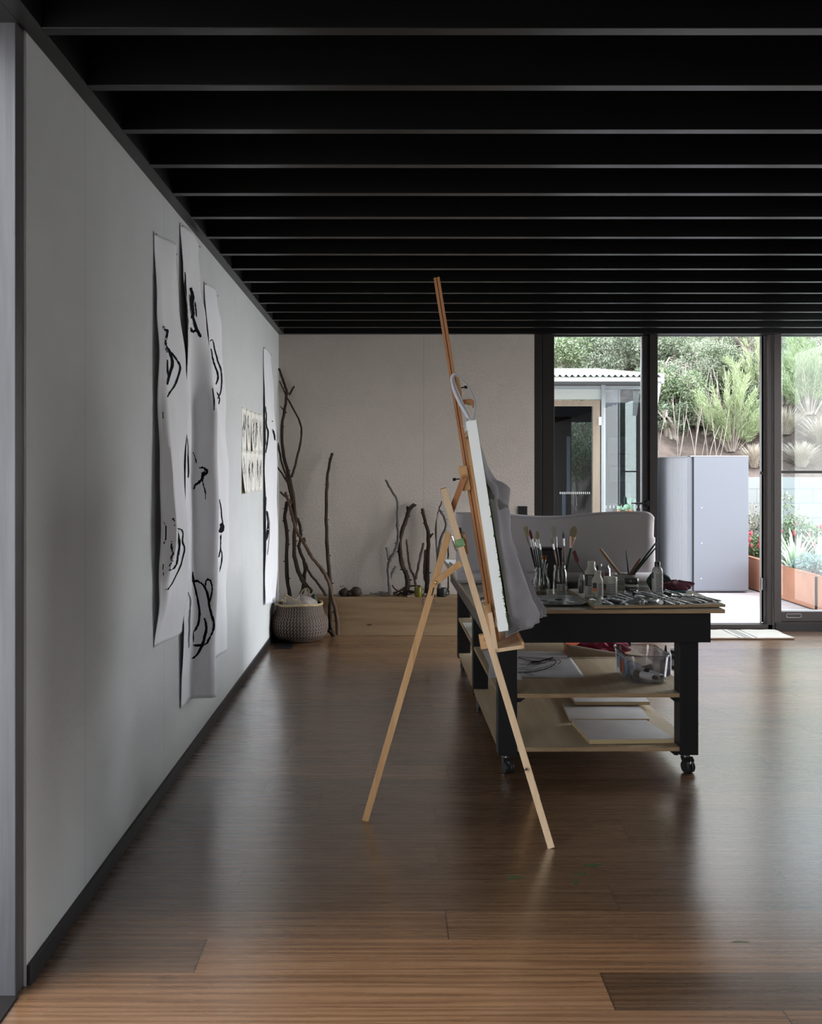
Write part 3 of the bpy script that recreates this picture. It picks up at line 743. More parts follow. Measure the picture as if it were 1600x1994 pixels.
tree('olive_tree', 'silvery tree at the top right of the open doorway', 'tree', 1430, 680, 18.0, 1.1, .8, ['leaf_olive', 'leaf_olive', 'leaf_dark'], 9000, .08, 5, group=G)
tree('leafy_shrub', 'mixed green shrub behind the ribbed side of the cabinet', 'shrub', 1315, 780, 15.6, .62, .62, ['leaf_dark', 'leaf_olive', 'leaf_dark', 'leaf_lime'], 9000, .07, 6, group=G, trunks=6)
tree('leafy_shrub', 'dark grey-green shrub between the leafy shrub and the lime shrub', 'shrub', 1385, 760, 16.4, .7, .7, ['leaf_olive', 'leaf_dark'], 8000, .07, 7, group=G, trunks=5)
tree('olive_tree', 'dusky tree high beyond the sliding glass door', 'tree', 1555, 680, 18.5, 1.3, .9, ['leaf_olive', 'leaf_dark'], 9000, .085, 8, group=G)
tree('olive_tree', 'dusky tree at the far right beyond the sliding glass door', 'tree', 1690, 700, 18.5, 1.5, 1.1, ['leaf_olive', 'leaf_dark'], 8000, .09, 9, group=G)
tree('olive_tree', 'tree seen through the pavilion door glass', 'tree', 1130, 880, 17.2, 1.1, .9, ['leaf_olive', 'leaf_lime', 'leaf_dark'], 8000, .08, 10, group=G)
tree('olive_tree', 'tall dark evergreen high on the slope behind the pavilion', 'tree', 1060, 640, 20.5, 2.0, 1.4, ['leaf_dark', 'leaf_olive'], 8000, .12, 11, group=G)
tree('olive_tree', 'tall evergreen high on the slope above the doorway', 'tree', 1290, 620, 21, 2.0, 1.4, ['leaf_dark', 'leaf_olive'], 9000, .12, 12, group=G)
tree('olive_tree', 'tall evergreen high on the slope at right', 'tree', 1500, 620, 21.5, 2.2, 1.5, ['leaf_dark', 'leaf_olive'], 9000, .12, 13, group=G)
k_ = 0
for px, py, Y_, rx_ in ((1290, 735, 15.9, .5), (1345, 745, 16.1, .6), (1395, 700, 16.4, .65), (1450, 720, 16.3, .6), (1480, 770, 15.7, .45), (1530, 730, 16.2, .6), (1590, 760, 15.9, .6), (1560, 690, 16.8, .7), (1330, 665, 16.9, .8), (1440, 650, 17.2, .8)):
    k_ += 1
    where = ['behind the pavilion roof corner', 'above the ribbed cabinet side', 'high above the grey cabinet', 'above the lime shrub', 'beside the folded door leaves', 'right of the dark door post', 'at the right edge of the view', 'high in the sliding door glass', 'at the top left of the doorway', 'at the top right of the doorway'][k_ - 1]
    tree('silver_shrub', 'silvery-green shrub ' + where, 'shrub', px, py, Y_, rx_, rx_ * .72, ['leaf_olive', 'leaf_olive', 'leaf_dark'] if k_ % 2 else ['leaf_olive'], 6500, .055, 60 + k_, group=G, trunks=3)
tree('silver_shrub', 'pale green shrub seen through the pavilion door glass', 'shrub', 1133, 865, 16.0, .5, .95, ['leaf_olive', 'leaf_lime'], 6500, .06, 95, ry=.35, group=G)
tree('leafy_shrub', 'low dark green undergrowth just above the ribbed cabinet side', 'shrub', 1310, 815, 15.3, .38, .26, ['leaf_dark', 'leaf_olive'], 3500, .055, 96, group=G)
tree('leafy_shrub', 'low undergrowth just left of the lime shrub above the cabinet', 'shrub', 1368, 825, 15.5, .36, .22, ['leaf_dark', 'leaf_olive'], 3000, .055, 97, group=G)
def feathery(px, py, Y, hgt, wid, seed, label, n=9000):
    base = P(px, py, Y); gz = hillz(base.x, Y)
    t = thing('feathery_shrub', label, 'shrub', (base.x, Y, gz), 0, G); rr = random.Random(seed)
    stems = []
    for k in range(46):
        a = rr.uniform(-1, 1); b = rr.uniform(-.6, .6); h_ = hgt * rr.uniform(.45, 1) * (1 - .35 * abs(a))
        stems.append((Vector((a * .08, b * .08, 0)), Vector((a * wid * .6, b * wid * .5, h_ * .6)), Vector((a * wid * 1.1, b * wid, h_))))
    def f(rr):
        s = stems[rr.randrange(len(stems))]; q = rr.uniform(.25, 1)
        p = s[0] * (1 - q) ** 2 + s[1] * 2 * q * (1 - q) + s[2] * q * q
        d = (s[1] - s[0]) * (1 - q) + (s[2] - s[1]) * q
        return p + Vector((rr.gauss(0, .02), rr.gauss(0, .02), rr.gauss(0, .02))), d.normalized()
    leaves('foliage', ['leaf_lime'], t, f, .085, int(n * 1.3), rr, 9, .6)
    mb = MB()
    for s in stems[:24]: mb.tube([s[0], s[1] * .5 + s[0] * .25 + s[2] * .25, s[2]], [.014, .008, .003], 5)
    mb.build('stems', 'bark_pale', t)
    return t
feathery(1425, 905, 15.0, 1.35, .62, 21, 'tall lime-green feathery shrub above the grey cabinet')
feathery(1478, 880, 15.8, 1.3, .55, 22, 'lime feathery shrub beside the folded door leaves', 6000)
feathery(1575, 830, 15.2, 1.55, .62, 23, 'lime feathery shrub seen through the sliding glass door')
feathery(1522, 840, 15.6, 1.0, .35, 24, 'small feathery shrub just right of the dark door post', 3500)
def grass(px, py, Y, r_, h_, seed, label, n=900, mats=('straw',), cat='grass', name='dry_grass_clump', long=12, base=None, wid=1, grp=True):
    b = P(px, py, Y); gz = hillz(b.x, Y) if Y > 13.7 else .31
    rr = random.Random(seed); vs = []; fs = []; mi = []
    n = n if wid > 1 else n // 4
    for i in range(n):
        a = rr.uniform(0, 6.283); q = rr.random(); ox = math.cos(a); oy = math.sin(a); hh = h_ * rr.uniform(.35, 1.15); lean = r_ * rr.uniform(.0, 1.1) ** 1.5
        w = (.0045 if wid > 1 else .007) * wid * rr.uniform(.7, 1.3); sx, sy = -oy * w, ox * w; o = len(vs)
        for k, t_ in enumerate((0, .4, .75, 1)):
            x = b.x + ox * (r_ * .15 + lean * t_ ** 1.6); y = Y + oy * (r_ * .15 + lean * t_ ** 1.6); z = gz + hh * (t_ - .22 * t_ ** 3)
            ww = (1, 1, .7, .1)[k]; vs += [(x - sx * ww, y - sy * ww, z), (x + sx * ww, y + sy * ww, z)]
        k = rr.randrange(len(mats))
        for j in range(3): fs.append((o + 2 * j, o + 2 * j + 1, o + 2 * j + 3, o + 2 * j + 2)); mi.append(k)
    me = bpy.data.meshes.new(name); me.from_pydata(vs, [], fs)
    for m in mats: me.materials.append(M[m])
    me.polygons.foreach_set('material_index', mi)
    o = bpy.data.objects.new(name, me); COL.objects.link(o); tag(o, label, cat, 'plants on the slope and in the planter' if grp else None); return o
grass(1468, 900, 14.3, .30, .42, 31, 'dry straw clump above the retaining wall beside the cabinet', 1400)
grass(1560, 890, 14.2, .38, .45, 32, 'dry straw clump on the wall through the sliding door', 1800)
grass(1600, 870, 14.6, .45, .55, 33, 'tall dry straw clump at the right edge', 1800)
grass(1530, 860, 14.9, .4, .5, 34, 'dry straw clump just right of the door post', 1500)
grass(1640, 860, 14.4, .5, .5, 36, 'dry straw clump outside the right edge', 1200)
grass(1350, 895, 14.6, .5, .2, 35, 'low straw tuft behind the cabinet', 700)
# planter planting
grass(1548, 1085, 10.9, .33, .56, 41, 'striped flax with long strap leaves in the planter', 46, ('leaf_flax',), 'plant', 'flax_plant', wid=4)
grass(1600, 1080, 11.6, .3, .5, 42, 'second striped flax at the right end of the planter', 36, ('leaf_flax',), 'plant', 'flax_plant', wid=4)
def bush(px, py, Y, r_, h_, mats, seed, label, n, size, flowers=0, fm='flower_red', name='garden_shrub'):
    b = P(px, py, Y); t = thing(name, label, 'plant', (b.x, Y, .31), 0, 'plants on the slope and in the planter'); rr = random.Random(seed)
    leaves('foliage', mats, t, blob(0, 0, h_ * .55, r_, r_ * .8, h_ * .5), size, n, rr, 2.2, .3)
    mb = MB()
    for k in range(6): mb.tube([(0, 0, 0), (rr.uniform(-.5, .5) * r_, rr.uniform(-.5, .5) * r_, h_ * .8)], [.008, .004], 5)
    mb.build('stems', 'bark_pale', t)
    if flowers:
        for k in range(flowers):
            MB().sphere((rr.uniform(-.9, .9) * r_, rr.uniform(-.8, -.1) * r_, h_ * rr.uniform(.5, 1.02)), .018 * rr.uniform(.6, 1.4), 0, 6, 1.6).build('flower', fm, t)
    return t
bush(1468, 1060, 12.3, .24, .36, ['leaf_lime', 'leaf_dark'], 51, 'green shrub with pink flowers beside the cabinet', 1500, .05, 24)
bush(1585, 1110, 10.75, .30, .22, ['leaf_blue'], 52, 'low blue-grey cushion plant in the planter', 3000, .03)
bush(1560, 1040, 12.2, .35, .50, ['leaf_lime', 'leaf_dark', 'leaf_olive'], 53, 'tall green shrub with red flower heads in the planter', 2200, .06, 16)
bush(1598, 1060, 11.9, .3, .4, ['leaf_lime', 'leaf_olive'], 54, 'light green shrub at the right end of the planter', 1800, .05, 5)
bush(1530, 985, 13.0, .34, .78, ['straw', 'leaf_lime', 'leaf_olive'], 55, 'wispy tan shrub against the blockwork wall', 1100, .05, 0)
bush(1472, 985, 13.1, .28, .85, ['straw', 'leaf_olive'], 56, 'wispy tan shrub between cabinet and folded doors', 700, .05, 0)
# leaf-bare stems on slope
sb = thing('bare_stems', 'thicket of pale bare stems above the grey cabinet', 'shrub', (PX(1340, 15), 15, hillz(PX(1340, 15), 15)), 0)
mb = MB(); rr = random.Random(5)
for k in range(40):
    Yk = rr.uniform(14.5, 15.8); px = rr.uniform(1278, 1420); x = PX(px, Yk); z0 = hillz(x, Yk) - .02; x2 = x + rr.uniform(-.25, .25)
    mb.tube(smoothpts([(x, Yk, z0), ((x + x2) / 2 + rr.uniform(-.05, .05), Yk, z0 + .45), (x2, Yk + .1, z0 + rr.uniform(.7, 1.1))], 1), [.007, .007, .006, .006, .005, .003], 5)
mb.build('stems', 'bark_pale', sb, True)
# ------------------------------------------------------------------ WALL PAPERS (left wall)
def interp(tab, v):
    for (a, x), (b, y) in zip(tab, tab[1:]):
        if v <= b: 
            t = (v - a) / (b - a) if b > a else 0; t = max(0, min(1, t)); t = t * t * (3 - 2 * t); return x + (y - x) * t
    return tab[-1][1]
def scroll(name, label, Y0, w, z0, z1, prof, seed, strokes=(), group=None, cat='drawing', nu=36, nv=110, m='paper', back='paper', wr=.004, umax=1.0):
    """prof: list of (u, [(v, offset)...]); sheet hangs on the left wall, arc length kept"""
    rr = random.Random(seed); ph = [rr.uniform(0, 6) for _ in range(8)]
    def off(u, v):
        for (ua, ta), (ub, tb) in zip(prof, prof[1:]):
            if u <= ub:
                t = (u - ua) / (ub - ua); t = t * t * (3 - 2 * t) * .5 + t * .5; o = interp(ta, v) * (1 - t) + interp(tb, v) * t; break
        else: o = interp(prof[-1][1], v)
        r_ = wr * min(1, v * 6 + u * 0) * (math.sin(u * 5 + v * 9 + ph[0]) + .6 * math.sin(u * 9 - v * 17 + ph[1]) + .5 * math.sin(v * 31 + ph[2] + u * 3))
        return max(.004, o + r_)
    N = 48; cache = {}
    def row(v):
        k = round(v, 5)
        if k in cache: return cache[k]
        os_ = [off(i / N, v) for i in range(N + 1)]; ys = [0.0]
        for i in range(N):
            d = os_[i + 1] - os_[i]; s = w / N; ys.append(ys[-1] + math.sqrt(max(s * s - d * d, s * s * .01)))
        cache[k] = (os_, ys); return cache[k]
    def S(u, v, lift=0):
        u = max(0, min(1, u)); v = max(0, min(1, v)); os_, ys = row(v); f = u * N; i = min(N - 1, int(f)); t = f - i
        o = os_[i] * (1 - t) + os_[i + 1] * t; y = ys[i] * (1 - t) + ys[i + 1] * t
        dy = ys[i + 1] - ys[i]; do = os_[i + 1] - os_[i]; l = math.hypot(dy, do)
        # outward normal of the sheet (towards room)
        return Vector((XL + o + lift * dy / l, Y0 + y - lift * do / l, z0 - (z0 - z1) * v))
    root = thing(name, label, cat, (XL, Y0, z1), 0, group)
    mb = MB(); mb.grid(lambda u, v: S(u, v), nu, nv)
    mb.build('sheet', [m], root, True, smooth=True, solid=.0006)
    if strokes:
        GU, GV = 110, 360; pts = []; 
        for j in range(GV + 1):
            for i in range(GU + 1):
                p = S(umax * i / GU, j / GV); pts.append((VX + p.x * F / p.y, VY - (p.z - H) * F / p.y))
        A = np.array(pts)
        def find(q):
            d = (A[:, 0] - q[0]) ** 2 * 1.0 + (A[:, 1] - q[1]) ** 2; k = int(d.argmin()); return umax * (k % (GU + 1)) / GU, (k // (GU + 1)) / GV
        for soft in (0, 1):
            mb = MB(); cnt = 0
            for s in strokes:
                if (len(s) > 2 and s[2]) != bool(soft): continue
                cnt += 1
                pl = [Vector((a, b, 0)) for a, b in s[0]]; pl = smoothpts(pl, 2); n = len(pl); vs = []
                for k, p in enumerate(pl):
                    t = pl[min(k + 1, n - 1)] - pl[max(k - 1, 0)]
                    if t.length < 1e-6: t = Vector((0, 1, 0))
                    t.normalize(); nn = Vector((-t.y, t.x, 0)); wd = s[1] * .5 * (.55 + .5 * math.sin(math.pi * min(1, max(0, (k + .5) / n))) + rr.uniform(-.12, .12))
                    for sg in (-1, 1):
                        u, v = find((p + nn * wd * sg)[:2]); vs.append(S(u, v, .0016))
                mb.add(vs, [(2 * k, 2 * k + 1, 2 * k + 3, 2 * k + 2) for k in range(n - 1)])
            if cnt: 
                o = mb.build('dry_brush_marks' if soft else 'ink_drawing', 'ink_soft' if soft else 'ink', root, True)
    for u in (.03, .97):
        p = S(u, 0.006); MB().cyl(Vector((XL, p.y, p.z)), Vector((p.x + .008, p.y, p.z)), .004, .0055, 8).build('pin', 'metal', root, True)
    return root
def z1c(pts, w, soft=0):
    w = w * 1.35
    return ([(280 + x / 3.99, 400 + y / 3.988) for x, y in pts], w / 3.99, soft)
def z2c(pts, w, soft=0):
    w = w * 1.35
    return ([(280 + x / 3.99, 880 + y / 3.988) for x, y in pts], w / 3.99, soft)
GS = 'long ink drawings pinned to the left wall'
V = lambda *a: [(a[i], a[i + 1]) for i in range(0, len(a), 2)]
scroll('hanging_drawing', 'long white ink drawing, nearest to the camera on the left wall', 4.16, .42, 2.482, .69,
    [(0, V(0, .004, .18, .012, .3, .026, .73, .030, .88, .022, 1, .005)), (.12, V(0, .004, .18, .03, .3, .050, .45, .065, .6, .085, .75, .098, .86, .06, 1, .012)),
     (.55, V(0, .05, .1, .03, .3, .05, .6, .06, .8, .055, 1, .04)), (1, V(0, .004, .15, .02, .3, .05, .4, .068, .6, .055, .75, .075, .9, .06, 1, .03))], 1,
    [z1c([(148, 935), (160, 970), (183, 965), (178, 1010), (165, 1050), (172, 1090)], 13), z1c([(172, 1090), (200, 1130), (240, 1180), (285, 1250), (272, 1310), (240, 1400), (200, 1450), (180, 1490)], 11),
     z1c([(172, 1100), (205, 1150), (225, 1230), (200, 1300), (180, 1390)], 16, 0), z1c([(182, 1200), (180, 1290), (190, 1320)], 9), z1c([(165, 1110), (185, 1140)], 12, 1),
     z1c([(150, 1600), (150, 1660)], 6), z2c([(150, 540), (175, 580), (170, 680), (152, 720)], 6),
     z2c([(225, 510), (245, 560), (255, 600), (265, 640), (278, 730), (262, 800), (258, 860), (235, 905), (192, 920)], 12), z2c([(222, 515), (240, 530), (245, 590)], 14),
     z2c([(255, 595), (290, 600), (305, 630), (295, 700), (320, 750), (300, 820), (280, 900), (235, 990), (185, 1075), (168, 1072)], 8),
     z2c([(215, 690), (235, 720), (212, 760), (232, 790), (205, 830), (225, 850)], 9, 1), z2c([(222, 700), (212, 740), (228, 790), (210, 840)], 6, 0), z2c([(195, 890), (215, 860)], 7), z2c([(150, 870), (150, 960)], 5)], GS)
scroll('hanging_drawing', 'tallest white ink drawing, hung highest, curling off the left wall', 4.67, .46, 2.65, .30,
    [(0, V(0, .004, .1, .020, .18, .034, .5, .036, .8, .022, 1, .004)), (.42, V(0, .03, .1, .012, .3, .02, .7, .02, 1, .014)),
     (.72, V(0, .02, .1, .04, .18, .07, .3, .112, .4, .142, .7, .144, 1, .132)), (1, V(0, .004, .1, .006, .25, .03, .5, .05, 1, .05))], 2,
    [z1c([(360, 640), (378, 700), (366, 760), (382, 830), (374, 880)], 24), z1c([(352, 690), (358, 760), (366, 840)], 8, 1), z1c([(380, 870), (400, 950), (440, 1020)], 18), z1c([(395, 750), (402, 800), (408, 865)], 7), z1c([(362, 950), (375, 985), (402, 970)], 14),
     z1c([(318, 520), (322, 640), (327, 760), (337, 860), (342, 960)], 9), z1c([(535, 1415), (545, 1500), (545, 1590)], 8), z1c([(380, 1915), (410, 1990)], 5), z1c([(330, 1780), (345, 1880), (340, 1990)], 7, 1),
     z2c([(385, 10), (410, 90)], 5), z2c([(430, 125), (465, 120), (495, 150), (480, 175), (455, 175), (460, 205), (430, 235), (395, 255), (388, 290)], 16), z2c([(448, 170), (478, 160)], 20), z2c([(455, 210), (462, 260), (480, 310), (477, 370)], 7), z2c([(340, 10), (346, 150), (342, 205)], 9),
     z2c([(372, 1005), (420, 1000), (460, 1030), (490, 1080), (505, 1170), (515, 1240), (545, 1320), (540, 1390), (505, 1450), (490, 1490), (460, 1495)], 13),
     z2c([(480, 1050), (480, 1000), (505, 985), (528, 1020), (530, 1090), (510, 1170)], 10), z2c([(378, 930), (384, 1010), (410, 1110), (432, 1220), (430, 1320), (400, 1385), (382, 1390)], 13),
     z2c([(470, 1290), (487, 1350), (475, 1430), (450, 1520), (400, 1590), (370, 1605)], 15), z2c([(380, 1500), (430, 1500), (465, 1498)], 13), z2c([(384, 1400), (384, 1480)], 6),
     z2c([(340, 1090), (365, 1150), (355, 1250), (350, 1400), (348, 1520)], 8, 1)], GS, umax=.70)
scroll('hanging_drawing', 'long ink drawing partly hidden behind the tallest curling one', 5.27, .38, 2.483, .40,
    [(0, V(0, .004, .2, .03, .5, .05, 1, .03)), (.5, V(0, .03, .2, .03, .5, .05, 1, .04)), (1, V(0, .004, .1, .03, .35, .055, .5, .078, .7, .07, .85, .055, 1, .062))], 3,
    [z1c([(512, 1055), (530, 1035), (545, 1090), (560, 1170), (590, 1250), (605, 1320), (600, 1450), (570, 1500)], 8), z1c([(520, 1110), (530, 1180), (545, 1230), (575, 1310), (575, 1350), (558, 1390)], 10), z1c([(565, 1450), (590, 1500), (580, 1545)], 7),
     z2c([(584, 365), (600, 440), (600, 500), (615, 560), (600, 620)], 7), z2c([(590, 560), (612, 575), (598, 620), (588, 600)], 24), z2c([(600, 640), (592, 740), (608, 800), (602, 860), (586, 930)], 6), z2c([(592, 650), (597, 740), (580, 820)], 6)], GS)
scroll('hanging_drawing', 'long ink drawing in the far corner by the tall branches', 7.69, .46, 2.439, .383,
    [(0, V(0, .004, .3, .02, .6, .02, 1, .02)), (.35, V(0, .01, .3, .03, .6, .03, .95, .05, 1, .06)), (.5, V(0, .01, .4, .05, .9, .05, 1, .01)), (1, V(0, .004, .2, .03, .4, .06, .7, .064, 1, .05))], 4,
    [z1c([(942, 1560), (952, 1640), (945, 1700), (966, 1750), (960, 1830), (946, 1920)], 9), z1c([(950, 1700), (940, 1780), (948, 1860)], 6, 1), z1c([(998, 1740), (1010, 1770), (1018, 1825)], 10), z1c([(996, 1672), (998, 1680)], 7),
     z2c([(952, 460), (970, 550), (962, 620), (947, 690)], 15), z2c([(960, 460), (976, 560), (970, 700), (958, 800)], 6, 1), z2c([(950, 350), (948, 420)], 4)], GS)
# ten small sketches in two rows
names_r = ['first', 'second', 'third', 'fourth', 'last']
def sketch(i, row_):
    rr = random.Random(100 + i * 7 + row_ * 31); Y0 = 6.60 + .212 * i; zt = 1.893 - .302 * row_; zt += rr.uniform(-.004, .004)
    lift = {(1, 0): .008, (2, 0): .014, (0, 1): .026}.get((i, row_), .0015)
    root = thing('small_sketch', '%s small ink sketch from the camera in the %s row on the left wall' % (names_r[i], ('upper', 'lower')[row_]), 'drawing', (XL, Y0, zt - .297), 0, 'small ink sketches pinned in two rows')
    side = 1 if (i, row_) != (2, 0) else 0
    def S(u, v, l=0): 
        o = .0008 + lift * v * v * ((1 - u) ** 1.5 if side else (1 - u)) + l
        return Vector((XL + o, Y0 + .205 * u, zt - .297 * v))
    mb = MB(); mb.grid(S, 8, 10); mb.build('sheet', 'paper_warm', root, True, smooth=True, solid=.0006)
    mb = MB(); mb2 = MB()
    for k in range(rr.randint(5, 8)):
        u, v = rr.uniform(.25, .75), rr.uniform(.12, .4); pts = []
        for q in range(rr.randint(4, 9)):
            pts.append(Vector((u, v, 0))); u = min(.88, max(.12, u + rr.uniform(-.16, .16))); v = min(.9, v + rr.uniform(.02, .12))
        pts = smoothpts(pts, 1); vs = []; wd = rr.choice([.016, .024, .05])
        for p in pts:
            w2 = wd * rr.uniform(.5, 1.1); vs += [S(p.x - w2, p.y, .0012), S(p.x + w2, p.y, .0012)]
        (mb if k % 3 else mb2).add(vs, [(2 * k2, 2 * k2 + 1, 2 * k2 + 3, 2 * k2 + 2) for k2 in range(len(pts) - 1)])
    mb.build('ink_drawing', 'ink', root, True)
    if mb2.v: mb2.build('dry_brush_marks', 'ink_soft', root, True)
    for u in (.04, .96): 
        p = S(u, .03); MB().cyl((XL - .004, p.y, p.z), (p.x + .004, p.y, p.z), .0035, n=6).build('pin', 'brass', root, True)
    if lift > .005:
        mb = MB(); mb.grid(lambda u, v: Vector((XL + .0004, Y0 + .004 + .197 * u, zt - .004 - .289 * v)), 1, 1); mb.build('backing_sheet', 'paper_yellow', root, True)
for row_ in (0, 1):
    for i in range(5): sketch(i, row_)

# ------------------------------------------------------------------ PINE BENCH, BRANCHES, BASKET
yb0 = 8.50; zb = .335
be = thing('pine_bench', 'low knotty pine box bench along the far wall', 'bench', (.3, 8.6, 0))
xa, xb = PX(612, yb0), PX(955, yb0)
MB().box(xa, xb, yb0, yb0 + .04, .0, zb).build('front_board', 'pine', be, True, bevel=.003)
MB().box(xa, xb, yb0 + .04, YB - .013, zb - .035, zb).build('top_board', 'pine', be, True, bevel=.003)
MB().box(xa, xa + .035, yb0 + .04, YB - .013, 0, zb - .035).build('end_board', 'pine', be, True)
MB().box(xb - .035, xb, yb0 + .04, YB - .013, 0, zb - .035).build('end_board', 'pine', be, True)
mb = MB()
for a in ([(1262, 1280), (1275, 1300), (1290, 1312)], [(1260, 1345), (1285, 1362), (1300, 1350), (1330, 1362), (1345, 1350), (1362, 1352)], [(1140, 1265), (1130, 1310), (1150, 1360), (1162, 1370)]):
    pts = [P(640 + x / 6.154, 960 + y / 6.153, yb0 - .0015) for x, y in a]; mb.tube(smoothpts(pts, 2), .0022, 4)
mb.build('pencil_marks', 'ink_soft', be, True)
def B(pts, r0, r1, ybase, ytop, wob=.1):
    """trace from zoomed crop: pts (x,y) in crop coordinates; depth runs from ybase (low) to ytop (high)"""
    q = [(510 + x / 3.4385, 700 + y / 3.438) for x, y in pts]; y0 = min(b for a, b in q); y1 = max(b for a, b in q)
    out = []
    for a, b in q:
        t = (y1 - b) / (y1 - y0 + 1e-6); out.append(P(a, b, ybase + (ytop - ybase) * t))
    out = smoothpts(out, 2); n = len(out); out = [o + Vector((R.uniform(-.003, .003), R.uniform(-.003, .003), 0)) for o in out]
    return out, [r0 + (r1 - r0) * k / (n - 1) for k in range(n)]
GB = 'branches leaning on the far wall'
def branch(label, m, main, subs=(), yb_=8.45, yt=8.70, r=(.010, .018), base=None):
    pts, rad = B(main, r[0], r[1], yb_, yt)
    root = thing('branch', label, 'branch', pts[-1], 0, GB)
    stem = MB().tube(pts, rad, 9, 0, wob=.13)
    for s in subs:
        # join the twig at the depth of the stem at its own end point
        sp, sr = B(s[0], s[1][0], s[1][1], yb_, yt)
        e = sp[-1]; best = min(pts, key=lambda p: (p - e).xz.length if False else math.hypot(p.x - e.x, p.z - e.z)); d = best.y - e.y
        sp = [p + Vector((0, d * (k / (len(sp) - 1)) if k else 0, 0)) for k, p in enumerate(sp)]
        sp = [Vector((p.x, best.y + .02 * (1 - k / (len(sp) - 1)), p.z)) for k, p in enumerate(sp)]
        MB().tube(sp, sr, 7, 0, wob=.12).build('side_branch', m, root, True, smooth=True)
    for k in range(3, len(pts) - 3, max(3, len(pts) // 7)):
        p = pts[k]; e = p + Vector((R.choice([-1, 1]) * rad[k] * 1.7, -.004, R.uniform(.0, .016))); stem.tube([p, e], [rad[k] * .5, rad[k] * .25], 6)
    stem.build('stem', m, root, True, smooth=True)
    return root
branch('tallest forked dark branch in the corner with a looping side limb', 'bark_dark', [(115, 60), (150, 170), (168, 215), (158, 300), (125, 480), (150, 680), (185, 790), (205, 900), (225, 1050), (215, 1200), (215, 1330), (260, 1470), (330, 1555)],
    [([(215, 180), (185, 210), (168, 225)], (.007, .011)), ([(125, 150), (150, 210), (165, 250), (265, 430), (265, 500), (240, 620), (215, 710), (190, 790)], (.006, .012)), ([(125, 315), (150, 350)], (.004, .007))], 8.52, 8.71, (.010, .020))
branch('dark twiggy branch forking low beside the corner drawing', 'bark_dark', [(106, 560), (130, 690), (160, 770), (192, 900), (215, 1040), (240, 1075), (258, 1120), (262, 1200), (240, 1262), (285, 1350), (288, 1450), (265, 1570)],
    [([(105, 720), (155, 800), (185, 870)], (.006, .011)), ([(300, 1350), (320, 1430), (360, 1470), (400, 1530), (430, 1585)][::-1][::-1], (.010, .013))], 8.55, 8.69, (.008, .017))
branch('straight dark stick standing in the corner behind the basket', 'bark_dark', [(165, 955), (150, 1080), (172, 1150), (165, 1300), (165, 1450), (188, 1600)], (), 8.56, 8.66, (.015, .018))
branch('thick red-brown branch arching down to the floor beside the basket', 'bark_brown', [(155, 888), (185, 970), (205, 1060), (230, 1150), (285, 1235), (330, 1320), (400, 1400), (455, 1500), (470, 1600), (500, 1700), (508, 1845)],
    [([(122, 888), (160, 930), (180, 965)], (.008, .012)), ([(287, 1192), (275, 1225)], (.008, .013))], 8.36, 8.60, (.012, .019))
branch('tall straight dark pole standing left of the bare wall stretch', 'bark_dark', [(470, 628), (442, 740), (430, 900), (430, 1100), (438, 1300), (452, 1450), (462, 1600), (450, 1750), (478, 1850)], (), 8.42, 8.70, (.012, .021))
branch('silvery forked driftwood branch standing on the pine bench', 'bark_grey', [(828, 805), (860, 870), (905, 930), (910, 1000), (905, 1100), (915, 1200), (890, 1290), (848, 1350), (845, 1450), (862, 1575)],
    [([(838, 1255), (848, 1340)], (.014, .015)), ([(893, 1378), (870, 1440), (852, 1475)], (.011, .016))], 8.57, 8.69, (.008, .019))
branch('thick bent dark branch crossing behind the silvery one', 'bark_dark', [(1022, 970), (985, 1000), (960, 1090), (925, 1180), (920, 1280), (935, 1380), (972, 1450), (980, 1500), (955, 1575)], [([(975, 990), (978, 1020)], (.013, .013))], 8.62, 8.71, (.017, .023))
branch('slim forked twig standing on the bench right of the bent branch', 'bark_brown', [(965, 1205), (975, 1280), (985, 1390), (1025, 1470), (1032, 1560)], [([(1080, 1225), (1050, 1360), (1030, 1475)], (.011, .011))], 8.60, 8.70, (.007, .012))
branch('dark branch with a short side spur, beside the yellow mug', 'bark_dark', [(1070, 1000), (1095, 1090), (1117, 1180), (1108, 1350), (1102, 1565)], [([(1142, 1165), (1118, 1205)], (.008, .010)), ([(1095, 1275), (1088, 1340), (1085, 1440), (1100, 1500)], (.012, .014))], 8.62, 8.70, (.013, .020))
branch('thin wavy twig leaning behind the easel leg', 'bark_brown', [(1205, 950), (1180, 1010), (1160, 1120), (1168, 1250), (1178, 1400), (1180, 1560)], (), 8.60, 8.70, (.005, .010))
branch('grey curved branch partly behind the easel leg', 'bark_grey', [(1190, 1010), (1222, 1050), (1240, 1115), (1195, 1200), (1180, 1300), (1180, 1400), (1188, 1568)], [([(1180, 1012), (1165, 1120), (1172, 1300)], (.005, .008))], 8.58, 8.68, (.011, .015))
branch('straight thin stick at the right end of the bench', 'bark_dark', [(1246, 1250), (1246, 1400), (1244, 1560)], (), 8.64, 8.70, (.006, .007))
branch('cut stub leaning behind the woven basket on the floor', 'bark_brown', [(440, 1800), (478, 1855)], (), 8.38, 8.44, (.016, .015))
